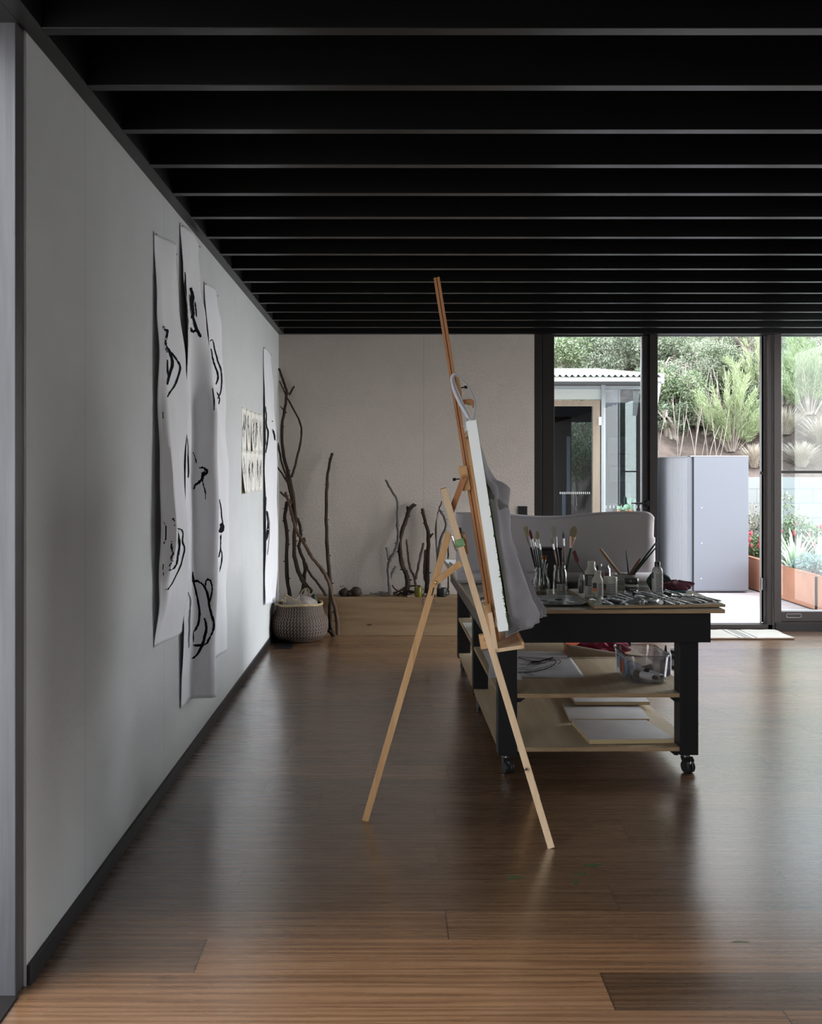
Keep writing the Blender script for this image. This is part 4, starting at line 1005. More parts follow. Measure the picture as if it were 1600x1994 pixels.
# driftwood heap on the bench, each piece a thing
GD = 'small driftwood pieces lying on the pine bench'
for k, (a, m, r_) in enumerate([([(690, 1583), (740, 1570), (800, 1560), (850, 1558)], 'bark_grey', .007), ([(720, 1560), (790, 1578), (870, 1580)], 'bark_grey', .006), ([(780, 1545), (840, 1555), (920, 1572)], 'bark_brown', .006),
        ([(870, 1520), (930, 1495), (1000, 1500), (1080, 1530)], 'bark_brown', .008), ([(880, 1560), (940, 1520), (980, 1500), (1060, 1500)], 'bark_brown', .009), ([(900, 1575), (960, 1555), (1030, 1560)], 'bark_dark', .009), ([(930, 1582), (990, 1572), (1050, 1545)], 'bark_grey', .007),
        ([(750, 1585), (800, 1580), (830, 1570)], 'bark_grey', .008), ([(870, 1500), (890, 1530), (950, 1560)], 'bark_dark', .007)]):
    Yk = 8.56 + .018 * k
    pts = []
    for x, y in a:
        q = P(510 + x / 3.4385, 700 + y / 3.438, Yk); q.z = max(q.z, zb + r_ + .001); pts.append(q)
    pts = smoothpts(pts, 1)
    lowest = min(p.z for p in pts); pts = [Vector((p.x, p.y, p.z - (lowest - zb - r_) )) for p in pts]
    o = MB().tube(pts, [r_ * (.6 + .4 * math.sin(3.14 * i / (len(pts) - 1))) for i in range(len(pts))], 7, 0, wob=.15).build('driftwood', m, smooth=True)
    tag(o, ['long thin pale driftwood stick at the left end of the heap', 'thin grey driftwood stick lying low left of the silvery branch', 'thin brown driftwood stick crossing the foot of the silvery branch', 'arched brown driftwood piece over the top of the heap', 'second arched brown driftwood piece under the topmost arch',
        'thick dark driftwood piece at the middle of the heap', 'grey driftwood piece next to the yellow mug', 'short pale driftwood stub just left of the silvery branch foot', 'short dark driftwood twig curving down right of the silvery branch'][k], 'driftwood', GD)
# stones / bark bowl on bench
st = thing('bark_chunk', 'dark lumpy bark chunk with dried sprigs at the bench left end', 'bark', P(680, 1160, 8.6))
c0 = P(680, 1152, 8.6)
mb = MB(); mb.sphere(P(669, 1154, 8.6), .045, 0, 12, .8); mb.sphere(P(680, 1156, 8.6), .04, 0, 12, .7); mb.sphere(P(693, 1152.5, 8.6), .048, 0, 12, .9, 1.1)
for v in range(len(mb.v)):
    x, y, z = mb.v[v]; mb.v[v] = (x + R.uniform(-.004, .004), y + R.uniform(-.004, .004), max(zb + .001, z + R.uniform(-.004, .004)))
mb.build('bark_lump', 'bark_dark', st, True, smooth=True)
mb = MB()
for a, b in ((663, 1142), (667, 1141), (671, 1144), (675, 1146)): mb.tube([P(668, 1153, 8.59), P(a, b, 8.585)], .002, 5); mb.sphere(P(a, b, 8.585), .006, 0, 6)
mb.build('dried_sprig', 'bark_brown', st, True)
# mugs
def mug(px, w_px, ytop, m, label, Y=8.56, handle=True, name='mug'):
    r_ = w_px * Y / F / 2; h_ = PZ(ytop, Y) - zb; c = Vector((PX(px, Y), Y, zb))
    t = thing(name, label, name.replace('_', ' '), c)
    MB().lathe((0, 0, 0), [(r_ * .9, 0), (r_, .01), (r_, h_), (r_ - .004, h_), (r_ - .004, .012), (.002, .012)], 20).build('cup' if handle else 'pot', m, t, smooth=True)
    if handle:
        pts = [Vector((r_ * .95 + .022 * math.sin(a), 0, h_ * .5 - h_ * .32 * math.cos(a))) for a in [math.pi * k / 8 for k in range(9)]]
        MB().tube(pts, .005, 8).build('handle', m, t, smooth=True)
    return t
mug(814, 15, 1143, 'yellow_mug', 'olive-yellow mug standing on the pine bench')
mug(838, 16, 1145, 'dark_glaze', 'dark glazed pot right of the yellow mug', 8.57, False, 'pot')
mug(860, 20, 1145, 'dark_glaze', 'black mug on the bench behind the easel leg', 8.58)
o = MB().obox((PX(800, 8.56), 8.535, zb + .008), (.035, 0, 0), (0, .02, 0), (0, 0, .007)).build('paper_packet', 'card_back', bevel=.003); tag(o, 'small flat pale packet lying left of the yellow mug', 'packet')
# basket
yc = 8.28; xc = PX(583, yc); kx = yc / F
bk = thing('woven_basket', 'round belly basket woven in black and tan zigzags', 'basket', (xc, yc, 0))
prof = [(.150, .012), (.195, .02), (.232, .055), (.246, .11), (.247, .165), (.240, .195), (.215, .23), (.203, .27), (.193, .315)]
def lathe_uv(prof, n, fold=1):
    vs = []; fs = []; uvs = []
    L_ = [0]
    for a, b in zip(prof, prof[1:]): L_.append(L_[-1] + math.hypot(b[0] - a[0], b[1] - a[1]))
    for p in prof:
        for k in range(n + 1):
            g = 2 * math.pi * k / n; vs.append((p[0] * math.cos(g), p[0] * math.sin(g), p[1]))
    for i in range(len(prof) - 1):
        for k in range(n):
            fs.append((i * (n + 1) + k, i * (n + 1) + k + 1, (i + 1) * (n + 1) + k + 1, (i + 1) * (n + 1) + k))
            uvs += [(k / n, L_[i] / L_[-1]), ((k + 1) / n, L_[i] / L_[-1]), ((k + 1) / n, L_[i + 1] / L_[-1]), (k / n, L_[i + 1] / L_[-1])]
    return vs, fs, uvs
pp = []
for i in range(len(prof) - 1):
    for t in range(3): pp.append((prof[i][0] + (prof[i + 1][0] - prof[i][0]) * t / 3, prof[i][1] + (prof[i + 1][1] - prof[i][1]) * t / 3))
pp.append(prof[-1])
vs, fs, uvs = lathe_uv(pp, 72)
me = bpy.data.meshes.new('basket_body'); me.from_pydata(vs, [], fs); u = me.uv_layers.new(name='uv'); u.data.foreach_set('uv', [c for p in uvs for c in p]); me.materials.append(M['basket'])
for p in me.polygons: p.use_smooth = True
o = bpy.data.objects.new('basket_body', me); COL.objects.link(o); o.parent = bk; md = o.modifiers.new('t', 'SOLIDIFY'); md.thickness = .008; md.offset = -1
MB().lathe((0, 0, 0), [(.002, .008), (.15, .008), (.152, .014), (.002, .014)], 32).build('basket_base', 'basket', bk)
mb = MB(); n = 60; mb.tube([(.193 * math.cos(2 * math.pi * k / n), .193 * math.sin(2 * math.pi * k / n), .318 + .004 * math.sin(k * .3)) for k in range(n + 1)], .011, 8, cap=False); mb.build('rim', 'basket_rim', bk, smooth=True)
def rope(pts, r_, m, name, parent):
    pts = smoothpts(pts, 3); mb = MB(); n = len(pts)
    for s in (0, math.pi):
        q = []
        for k, p in enumerate(pts):
            a = (pts[min(k + 1, n - 1)] - pts[max(k - 1, 0)]).normalized(); x = a.orthogonal().normalized(); y = a.cross(x); g = k * .9 + s; q.append(p + (x * math.cos(g) + y * math.sin(g)) * r_ * .5)
        mb.tube(q, r_ * .6, 6)
    return mb.build(name, m, parent, True, smooth=True)
Yf = yc - .18
rope([P(555, 1172, Yf), P(553, 1157, Yf), P(560, 1160, Yf - .01), P(572, 1168, Yf - .02), P(583, 1171, Yf - .02), P(586, 1176, Yf)], .007, 'basket_rim', 'handle', bk)
rope([P(585, 1157, yc + .17), P(590, 1148, yc + .17), P(597, 1145, yc + .17), P(602, 1150, yc + .17), P(602, 1160, yc + .17)], .007, 'basket_rim', 'handle', bk)
def cloth_blob(name, label, cat, c, rx, ry, rz, m, seed, wr=.15, parent=None, nu=40, nv=24, group=None, zmin=None):
    rr = random.Random(seed); ph = [rr.uniform(0, 6) for _ in range(6)]
    def f(u, v):
        g = 2 * math.pi * u; t = math.pi * (v * .96 + .02)
        d = 1 + wr * (math.sin(3 * g + ph[0] + 2 * t) * .4 + math.sin(7 * g + ph[1]) * .25 + math.sin(11 * g - 4 * t + ph[2]) * .18 + math.sin(5 * t + ph[3]) * .2)
        x, y, z = rx * d * math.sin(t) * math.cos(g), ry * d * math.sin(t) * math.sin(g), rz * d * math.cos(t)
        p = Vector(c) + Vector((x, y, z))
        if zmin is not None: p.z = max(p.z, zmin)
        return p
    mb = MB(); mb.grid(f, nu, nv)
    o = mb.build(name, m, parent, parent is not None, smooth=True)
    if parent is None: tag(o, label, cat, group)
    return o
cloth_blob('cloth_bag', 'beige drawstring cloth bag stuffed in the woven basket', 'bag', (PX(585, yc - .02), yc - .02, .30), .155, .13, .085, 'cloth_beige', 11, .10)
cloth_blob('green_pouch', 'dark green pouch tucked at the right in the woven basket', 'bag', (PX(611, yc + .05), yc + .05, .31), .035, .07, .075, 'green_cloth', 12, .1)

# ------------------------------------------------------------------ EASEL
M['groove'] = mat('dark_groove_wood', (.10, .04, .018), .6)  # dark colour paints the shade of a deeper gap between the mast rails
ea = thing('studio_easel', 'tall folding beech studio easel standing on three legs', 'easel', (.33, 4.01, 0))
NY = Vector((.05, 1, 0)).normalized()
up = Vector((-.155, 0, 1)).normalized(); nf = Vector((1, -.05, .155)).normalized()
YM = 4.0
# mast: two rails with a groove
mt = P(850, 541, YM); mbm = P(955, 1200, YM)
ax = (mbm - mt).normalized(); perp = Vector((ax.z, 0, -ax.x)); perp = -perp if perp.x < 0 else perp
mid = P(905, 908, YM)
def rail(a, b, off, w_, d_, m, name):
    MB().bar(a + perp * off, b + perp * off, w_, d_, NY).build(name, m, ea, True, bevel=.0015)
rail(mt, mbm, -.0075, .011, .026, 'easel_red', 'mast_rail')
rail(mt, mbm, .0065, .0115, .030, 'easel_red', 'mast_rail')
rail(mt, mbm, -.0005, .004, .018, 'groove', 'mast_core')
rail(mid, mbm + ax * .05, .0235, .010, .026, 'easel', 'mast_channel')
# front legs
hd = {}
def leg(a, b, w_, d_, m='easel'): return MB().bar(a, b, w_, d_, NY).build('leg', m, ea, True, bevel=.0015)
nt_ = P(863, 952, 3.93); nb_ = P(1073, 1646, 3.72); nb_.z = .0
la = (nb_ - nt_)
leg(nt_, nb_, .0265, .020, 'easel_pale')
ft = nt_ + NY * .15 ; fb = Vector((.642, 4.30, 0)); ft = Vector((nt_.x + .008, 4.09, nt_.z))
leg(ft, fb, .0265, .020)
rt = P(872, 1042, 4.01); rb = P(711, 1597, 4.01); rb.z = 0
leg(rt, rb, .0275, .022)
cap = MB().cyl(rt - NY * .011, rt + NY * .011, .0137, n=20); cap.build('leg_cap', 'easel', ea, True)
# bolts on near leg
def bolt(px, py, Y, r_, m='metal', l=.006):
    c = P(px, py, Y); mb = MB(); mb.lathe((0, 0, 0), [(r_, 0), (r_, l * .5), (r_ * .5, l), (.0005, l)], 14)
    mb.v = [tuple(c + Vector((x, -z, y))) for x, y, z in mb.v]; return mb.build('bolt', m, ea, True, smooth=True)
bolt(885, 1031, 3.905, .0062); bolt(1023.5, 1498, 3.745, .0062)
# mid block with knob and brace
c = P(904, 931, 3.99)
u_ = ax
MB().bar(c - u_ * .052, c + u_ * .052, .036, .040, NY).build('sliding_block', 'easel', ea, True, bevel=.006)
br0 = P(903, 930, 3.955); br1 = P(876, 1002, 3.955)
MB().bar(br0, br1, .024, .014, NY).build('brace', 'easel_red', ea, True, bevel=.001)
mb = MB().cyl(br0 - NY * .007, br0 + NY * .007, .0122, n=20); mb.build('brace_end', 'easel_red', ea, True)
bolt(902.5, 931, 3.946, .0035, 'brass')
def knob(a, b, name='knob', r_=.0065):
    mb = MB(); mb.cyl(a, b, .0028, n=10); d = (b - a).normalized(); mb.cyl(b - d * .002, b + d * .010, r_, n=12); return mb.build(name, 'black_metal', ea, True, smooth=True)
knob(P(895, 932.5, 3.97), P(886, 933.5, 3.97))
# hinge block & crossbar between the legs
hb = P(905, 1057, 4.0)
MB().bar(hb - ax * .040, hb + ax * .040, .014, .17, NY).build('crossbar', 'easel', ea, True, bevel=.002)
hb2 = P(897, 1058, 4.0)
MB().bar(hb2 - ax * .044, hb2 + ax * .038, .016, .17, NY).build('crossbar', 'easel', ea, True, bevel=.002)
MB().obox(P(894, 1033, 4.02), perp * .009, NY * .04, ax * .010).build('pivot_block', mat('dark_walnut', (.05, .03, .02), .5), ea, True, bevel=.001)
gp = P(893.5, 1058, 3.886)
lax = la.normalized(); lperp = Vector((-lax.z, 0, lax.x)); lperp = -lperp if lperp.x < 0 else lperp
MB().obox(gp + lperp * .004 + Vector((0, .012, 0)), lperp * .0185, NY * .0135, lax * .0155).build('paint_stained_clamp', 'green_paint', ea, True, bevel=.001)
MB().obox(gp - lperp * .0205 + Vector((0, .012, 0)), lperp * .003, NY * .0145, lax * .016).build('clamp_bracket', 'brass', ea, True)
# metal spring catch
mb = MB(); mb.tube([P(877, 1042, 3.97), P(882, 1046, 3.96), P(884, 1056, 3.96), P(886, 1066, 3.96)], .0035, 7); mb.tube([P(878, 1049, 3.965), P(881, 1052, 3.96), P(886, 1070, 3.96), P(890, 1073, 3.96)], .0025, 6)
mb.build('spring_catch', 'metal', ea, True, smooth=True)
# rear leg stay with slot and domed bolt
s0 = P(897, 1096, 3.985); s1 = P(847, 1134, 3.985)
MB().bar(s0, s1, .026, .010, NY).build('stay', 'easel', ea, True, bevel=.001)
MB().cyl(s1 - NY * .005, s1 + NY * .005, .0145, n=20).build('stay_end', 'easel', ea, True)
c = P(848.5, 1134.5, 3.975); mb = MB(); mb.sphere(c, .0072, 0, 12, 1, 1, .6); mb.build('domed_bolt', 'brass', ea, True, smooth=True)
la2 = (rb - rt).normalized()
sl0 = P(844.5, 1144, 3.998); sl1 = P(840.5, 1160, 3.998)
mb = MB().bar(sl0, sl1, .0055, .0012, NY); mb.build('slot', 'rubber', ea, True)
# top canvas holder
tc0 = P(890, 733, 4.0); tc1 = P(897, 792, 4.0)
prp = perp
mb = MB()
lo = P(894.5, 792, 3.985); hi = P(889.5, 733, 3.985)
mb.prism([P(885.5, 733, 3.985), P(893, 732, 3.985), P(899, 762, 3.985), P(900, 786, 3.985), P(897, 793, 3.985), P(891, 793, 3.985)], NY * .03)
mb.build('top_clamp', 'easel', ea, True, bevel=.002)
mb = MB(); mb.prism([P(903, 778, 3.98), P(917, 776.5, 3.98), P(925, 781, 3.98), P(925.5, 792, 3.98), P(922, 794.5, 3.98), P(920, 794, 3.98), P(920, 789, 3.98), P(908, 786, 3.98), P(903, 789, 3.98), P(897, 789, 3.98), P(897, 779, 3.98)], NY * .03); mb.build('clamp_hook', 'easel_red', ea, True, bevel=.0015)
MB().tube([P(909, 787, 3.979), P(914, 788, 3.979)], .003, 6).build('hook_pad', 'green_paint', ea, True)
knob(P(897, 755, 3.995), P(905, 754, 3.995))
# ledge + tray
T0 = P(963.5, 1271, 3.80)
tn = Vector((1, -.05, .155)).normalized(); tu = up; tw = NY * .40
def tb(o, a, b, c_): return [o, a, b, c_]
def slab(o, ex, ey, ez, name, m, bev=.001):
    return MB().obox(o + ex / 2 + ey / 2 + ez / 2, ex / 2, ey / 2, ez / 2).build(name, m, ea, True, bevel=bev)
slab(T0, tn * .118, tw, tu * .008, 'tray_floor', 'easel_pale')
slab(T0 + tn * .110, tn * .008, tw, tu * .026, 'tray_lip', 'easel')
slab(T0 + tu * .008 + NY * 0, tn * .110, NY * .006, tu * .006, 'tray_side', 'easel_pale')
slab(T0 - tn * .004, tn * .018, NY * .02, tu * .158, 'tray_bracket', 'easel_pale')
slab(T0 + NY * .38 - tn * .004, tn * .018, NY * .02, tu * .158, 'tray_bracket', 'easel_pale')
slab(T0 + NY * .15 - tn * .012, tn * .028, NY * .12, tu * .168, 'tray_slide', 'easel')
lz = PZ(1229, 3.72)
A = P(990.5, 1227.5, 3.72)       # canvas near bottom front corner
slab(A - nf * .062 - up * .0125 + NY * .11, nf * .092, NY * .36, up * .0125, 'canvas_ledge', 'easel')
slab(A + nf * .019 - up * .0 + NY * .11, nf * .009, NY * .36, up * .022, 'ledge_lip', 'easel')
lc = P(942, 1248, 3.98)
mb = MB(); mb.bar(lc - ax * .028, lc + ax * .030, .036, .04, NY); mb.build('lower_block', 'easel', ea, True, bevel=.003)
MB().bar(P(941, 1243, 3.97), P(952, 1247, 3.97), .012, .05, NY).build('lower_wedge', 'easel_red', ea, True, bevel=.002)
rail(mbm, mbm + ax * .10, .014, .018, .05, 'easel', 'mast_foot')

# canvas
cv = thing('stretched_canvas', 'white-edged stretched canvas with green painting, standing on the easel', 'canvas', A)
HC = .82; WC = .60; TC = .038
cw = NY
def cbox(o, a, b, c_, mi=0, mb=None): return (mb or MB()).obox(o + a / 2 + b / 2 + c_ / 2, a / 2, b / 2, c_ / 2, mi)
mb = MB()
cbox(A - nf * .003, nf * .003, cw * WC, up * HC, 0, mb)
cbox(A - nf * TC, nf * (TC - .003), cw * .004, up * HC, 0, mb); cbox(A - nf * TC + cw * (WC - .004), nf * (TC - .003), cw * .004, up * HC, 0, mb)
cbox(A - nf * TC + cw * .004, nf * (TC - .003), cw * (WC - .008), up * .004, 0, mb); cbox(A - nf * TC + cw * .004 + up * (HC - .004), nf * (TC - .003), cw * (WC - .008), up * .004, 0, mb)
# wrapped margins at the back
for o_, b_, c_ in ((A - nf * (TC + .001), cw * .016, up * HC), (A - nf * (TC + .001) + cw * (WC - .016), cw * .016, up * HC), (A - nf * (TC + .001) + up * (HC - .030) + cw * .016, cw * (WC - .032), up * .030), (A - nf * (TC + .001) + cw * .016, cw * (WC - .032), up * .02)):
    cbox(o_, nf * .001, b_, c_, 0, mb)
mb.build('canvas_cloth', 'canvas', cv, True)
for o_, b_, c_ in ((A - nf * (TC) + cw * .004 + up * .004, cw * .045, up * (HC - .008)), (A - nf * TC + cw * (WC - .049) + up * .004, cw * .045, up * (HC - .008)), (A - nf * TC + cw * .049 + up * .004, cw * (WC - .098), up * .045), (A - nf * TC + cw * .049 + up * (HC - .049), cw * (WC - .098), up * .045)):
    cbox(o_, nf * .018, b_, c_).build('stretcher_bar', 'easel', cv, True, bevel=.001)
mb = MB(); cbox(A + cw * .002 + up * .002, nf * .0012, cw * (WC - .004), up * (HC - .004), 0, mb); mb.build('painted_surface', 'painting', cv, True)
# paint that crept round the edge
mb = MB(); rr = random.Random(9)
for k in range(55):
    v = abs(rr.gauss(.12, .22)) * HC
    if v > HC - .01: v = rr.uniform(0, HC - .02)
    l = rr.uniform(.0008, .005) * (2.2 if rr.random() < .15 else 1); h_ = rr.uniform(.003, .012)
    o_ = A - cw * .0008 - nf * l + up * v
    q = [o_ + nf * l, o_ + nf * l + up * h_, o_ + nf * l * .3 + up * (h_ * rr.uniform(.6, 1.3)), o_ + nf * l * rr.uniform(-.2, .3) + up * h_ * .3]
    mb.add(q, [(0, 1, 2, 3)])
mb.build('green_edge_paint', mat('sap_green_paint', (.07, .16, .03), .5), cv, True)

# apron -------------------------------------------------------------
ap = thing('apron', 'grey linen apron hung by white tapes over the front of the canvas', 'apron', A + up * .3)
# silhouette: crop coords of the 930..1070 x 860..1060 view (9.97x) and main photo pixels
edge_out = [(932, 866), (940, 886), (945, 905), (953, 920), (964, 937), (967, 935), (980, 943), (988.5, 951), (988, 962), (986, 984), (988, 993), (990, 1010), (991, 1030), (994, 1050), (1001, 1070), (1008, 1088), (1017, 1112), (1028, 1138), (1038, 1163), (1050, 1181), (1055.5, 1191), (1054, 1200)]
def can_front(y):  # canvas front edge px at image y (near side)
    return 928 + (y - 823) * (990.5 - 928) / (1227.5 - 823)
def eo(y):
    for (xa_, ya_), (xb_, yb_) in zip(edge_out, edge_out[1:]):
        if ya_ <= y <= yb_ or (yb_ <= y <= ya_): 
            t = (y - ya_) / (yb_ - ya_ + 1e-9); return xa_ + (xb_ - xa_) * t
    return edge_out[-1][0]
Yn, Yo, Yr = 3.80, 3.96, 4.20
def apr(y0, y1, u0, u1, hem_fn=None, wob=.006, seed=0, nearx=0):
    ph = seed * 1.7
    def f(u, v):
        y = y0 + (y1 - y0) * v
        if hem_fn: y = y0 + (hem_fn(u) - y0) * v
        uu = u0 + (u1 - u0) * u
        xo = PX(eo(min(1200, y)), Yo); z = PZ(y, Yo)
        xc_near = A.x + (-.155) * (z - A.z) + .004 + .05 * (Yn - 3.72); xc_far = A.x - .155 * (z - A.z) + .004 - 0 + .03
        # open fold: near edge on the canvas, out to the ridge, back to the canvas
        if uu < .5:
            t = uu / .5; s = math.sin(t * math.pi / 2) ** .8; x = xc_near + (xo - xc_near) * s; yy = Yn + (Yo - Yn) * t
        else:
            t = (uu - .5) / .5; s = math.cos(t * math.pi / 2) ** .8; x = xc_far + (xo - xc_far) * s; yy = Yo + (Yr - Yo) * t
        d = max(0, xo - xc_near)
        x += wob * d / .1 * math.sin(uu * 21 + ph + v * 3) * (1 - abs(uu - .5) * 1.2) * (0 if abs(uu - .5) < .04 else 1)
        return (x, yy + .01 * math.sin(uu * 13 + v * 5), z)
    return f
# bib and body: one sheet that hangs to the hem
def hem(u): return 1212 - 12 * math.sin(math.pi * min(1, u * 1.0)) ** 2 + (6 if u < .2 else 0)
mb = MB(); mb.grid(apr(868, 1200, 0, 1, hem, wob=.016), 60, 90); mb.build('bib_cloth', 'apron', ap, True, smooth=True, solid=.0015)
mb = MB()
f = apr(868, 1200, 0, 1, hem, wob=.016)
hp_ = [Vector(f(k / 50, 1.0)) for k in range(51)]
mb.tube(hp_, .0032, 6); mb.build('hem', 'apron_hem', ap, True, smooth=True)
# folded pocket flap, darker inside
def C4(x, y): return (930 + x / 9.97, 860 + y / 9.97)
flap = [C4(175, 790), C4(240, 930), C4(320, 1020), C4(400, 1110), C4(500, 1190), C4(575, 1240), C4(585, 1275), C4(560, 1330), C4(480, 1380), C4(430, 1445), C4(360, 1430), C4(280, 1395), C4(250, 1250), C4(205, 1000)]
def sheet_from(outline, Yfn, name, m, th=.002, inset=None):
    pts = [P(a, b, Yfn(a, b)) for a, b in outline]; c_ = sum(pts, Vector()) / len(pts); c_ += Vector((0, -.006, 0))
    mb = MB(); n = len(pts); vs = [c_] + [c_.lerp(p, .5) + Vector((0, -.004, 0)) for p in pts] + pts
    fs = [(0, 1 + k, 1 + (k + 1) % n) for k in range(n)] + [(1 + k, 1 + n + k, 1 + n + (k + 1) % n, 1 + (k + 1) % n) for k in range(n)]
    mb.add(vs, fs); return mb.build(name, m, ap, True, smooth=True, solid=th), pts
fy = lambda a, b: 3.80 + (a - 948) * .0022
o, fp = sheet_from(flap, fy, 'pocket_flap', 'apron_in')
mb = MB(); mb.tube(smoothpts(fp[:12], 1), .0028, 6); mb.build('flap_edge', 'apron_hem', ap, True, smooth=True)
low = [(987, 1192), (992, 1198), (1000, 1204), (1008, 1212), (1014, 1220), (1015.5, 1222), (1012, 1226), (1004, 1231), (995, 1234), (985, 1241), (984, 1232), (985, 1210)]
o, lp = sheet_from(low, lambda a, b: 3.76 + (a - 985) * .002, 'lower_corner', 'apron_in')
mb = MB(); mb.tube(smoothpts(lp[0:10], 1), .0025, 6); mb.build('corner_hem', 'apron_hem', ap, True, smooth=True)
t_ = MB(); t_.obox(P(973, 1068, 3.845), (.009, 0, 0), (0, .001, 0), (0, 0, .011)); t_.build('sewn_label', 'apron_hem', ap, True)
# tapes
def C6(x, y): return (860 + x / 8, 640 + y / 8)
def ribbon(pts, w_, name='neck_tape', Ya=3.93, Yb=3.96):
    n = len(pts); q = [P(*C6(x, y), Ya + (Yb - Ya) * k / (n - 1)) for k, (x, y) in enumerate(pts)]; q = smoothpts(q, 2)
    return MB().tube(q, w_, 8, 0, flat=.35, ref=(1, 0, 0)).build(name, 'strap', ap, True, smooth=True)
ribbon([(475, 1470), (380, 1320), (290, 1170), (215, 1010), (165, 880), (140, 790), (160, 730), (195, 700), (225, 715)], .0045)
ribbon([(465, 1475), (400, 1330), (330, 1180), (270, 1040), (220, 920), (185, 820), (180, 750), (205, 705)], .0045, Ya=3.935, Yb=3.975)
ribbon([(455, 1470), (360, 1330), (270, 1170), (200, 1020), (160, 900), (150, 800), (175, 735), (210, 700)], .004, Ya=3.945, Yb=3.98)
ribbon([(225, 735), (265, 735), (330, 810), (400, 880), (460, 990), (510, 1090), (525, 1150), (522, 1210), (505, 1340), (490, 1450)], .0075, Ya=3.955, Yb=3.90)
ribbon([(400, 1395), (395, 1440), (365, 1490), (335, 1520)], .0035, Ya=3.9, Yb=3.85)
# ------------------------------------------------------------------ WORK TABLE
TH = .0122
tb_ = thing('work_table', 'large black-framed work table on casters with plywood top and two shelves', 'table', (.504, 4.605, 0), TH)
TW, TL = .957, 2.485
TZ = .80
PLY = ['ply_grey', 'ply_edge']
def plyboard(mb, x0, x1, y0, y1, z0, z1):
    mb.box(x0, x1, y0, y1, z0, z1, 0)
    n = len(mb.m)
    # box face order: x0,x1,y0,y1,z0,z1 -> edges get the laminated edge material
    for k in (n - 6, n - 5, n - 4, n - 3): mb.m[k] = 1
    return mb
plyboard(MB(), -.103, 1.055, -.085, 2.54, TZ - .018, TZ).build('table_top', PLY, tb_, bevel=.001)
for x in (0, TW - .09):
    for y in (0, 1.245, TL - .09):
        MB().box(x, x + .09, y, y + .09, .092, TZ - .018).build('leg', 'table_black', tb_, bevel=.002)
MB().box(-.047, 1.004, -.035, -.001, .6365, TZ - .018).build('apron_rail', 'table_black', tb_, bevel=.0015)
MB().box(-.047, 1.004, TL + .001, TL + .035, .6365, TZ - .018).build('apron_rail', 'table_black', tb_, bevel=.0015)
MB().box(-.047, -.001, .0, TL, .6365, TZ - .018).build('apron_rail', 'frame_brown', tb_, bevel=.0015)
MB().box(TW + .001, TW + .047, .0, TL, .6365, TZ - .018).build('apron_rail', 'frame_brown', tb_, bevel=.0015)
M['ply_side'] = M['ply']
plyboard(MB(), .004, TW - .004, .004, TL - .004, .367, .387).build('shelf', ['ply', 'ply_edge'], tb_, bevel=.0008)
plyboard(MB(), .004, TW - .004, .004, TL - .004, .110, .130).build('shelf', ['ply', 'ply_edge'], tb_, bevel=.0008)
for z in (.367, .110):
    for x0, s in ((.09, 1), (TW - .09, -1)):
        MB().prism([(x0, .02, z - .0005), (x0 + s * .040, .02, z - .0005), (x0 + s * .040, .02, z - .006), (x0 + s * .018, .02, z - .024), (x0, .02, z - .024)], (0, TL - .04, 0)).build('shelf_cleat', 'table_black', tb_)
def caster(x, y, rot):
    mb = MB(); mb.box(x - .028, x + .028, y - .028, y + .028, .089, .0925).lathe((x, y, 0), [(.023, .076), (.024, .083), (.018, .089)], 20)
    c = mb.build('caster_plate', 'metal', tb_, smooth=True)
    ca, sa = math.cos(rot), math.sin(rot)
    def T(px, py, pz): return (x + px * ca - py * sa, y + px * sa + py * ca, pz)
    mb = MB()
    mb.prism([T(-.024, -.020, .076), T(.024, -.020, .076), T(.026, -.030, .060), T(.020, -.034, .046), T(-.020, -.034, .046), T(-.026, -.030, .060)], Vector(T(0, .035, 0)) - Vector(T(0, 0, 0)))
    f = mb.build('fork', 'black_metal', tb_, bevel=.002); f.parent = c
    for sx in (-.0135, .0135):
        w_ = MB(); w_.cyl(T(sx - .0085, -.014, .030), T(sx + .0085, -.014, .030), .030, n=24); o = w_.build('wheel', 'rubber', c, smooth=True, bevel=.003)
    o = MB().tube([T(-.012, -.036, .060), T(-.004, -.039, .061), T(-.004, -.040, .050)], .0028, 6).build('brake_lever', 'metal', c)
for x in (.045, TW - .045):
    for y in (.045, 1.29, TL - .045): caster(x, y, .35 if x > .5 else .25)

# ------------------------------------------------------------------ THINGS ON THE TABLE
def tx(X, Y, z=TZ): return Vector((X, Y, z))
def at(px, Y, z): return Vector((PX(px, Y), Y, z))
LB = 0.012   # loose board thickness
# loose drawing board near the front edge, corners from the photo on plane z = TZ+
zl0 = TZ + .0045
def onz(px, py, z): Y = (H - z) * F / (py - VY); return Vector((PX(px, Y), Y, z))
zt_ = zl0 + LB
bq = [onz(1163, 1184, zt_), onz(1412, 1177, zt_), onz(1345, 1149.5, zt_), onz(1105, 1146, zt_)]
bd = thing('drawing_board', 'loose plywood board lying on the table front, carrying the paint tubes', 'board', bq[0])
bq[0].y = max(bq[0].y, 4.53); 
mb = MB(); lo = [Vector((p.x, p.y, zl0)) for p in bq]
mb.add(lo + bq, [(3, 2, 1, 0)], 0); mb.f[-1] = (0, 3, 2, 1)
mb.add(bq, [(0, 1, 2, 3)], 0); mb.add(lo + bq, [(0, 1, 5, 4), (1, 2, 6, 5), (2, 3, 7, 6), (3, 0, 4, 7)], 1)
mb.build('board_panel', PLY, bd, True)
MB().box(bq[0].x + .1, bq[1].x - .1, 4.75, 4.78, TZ, zl0).build('batten', 'ply_edge', bd, True)
ZB = zt_ + .0004
mb = MB()
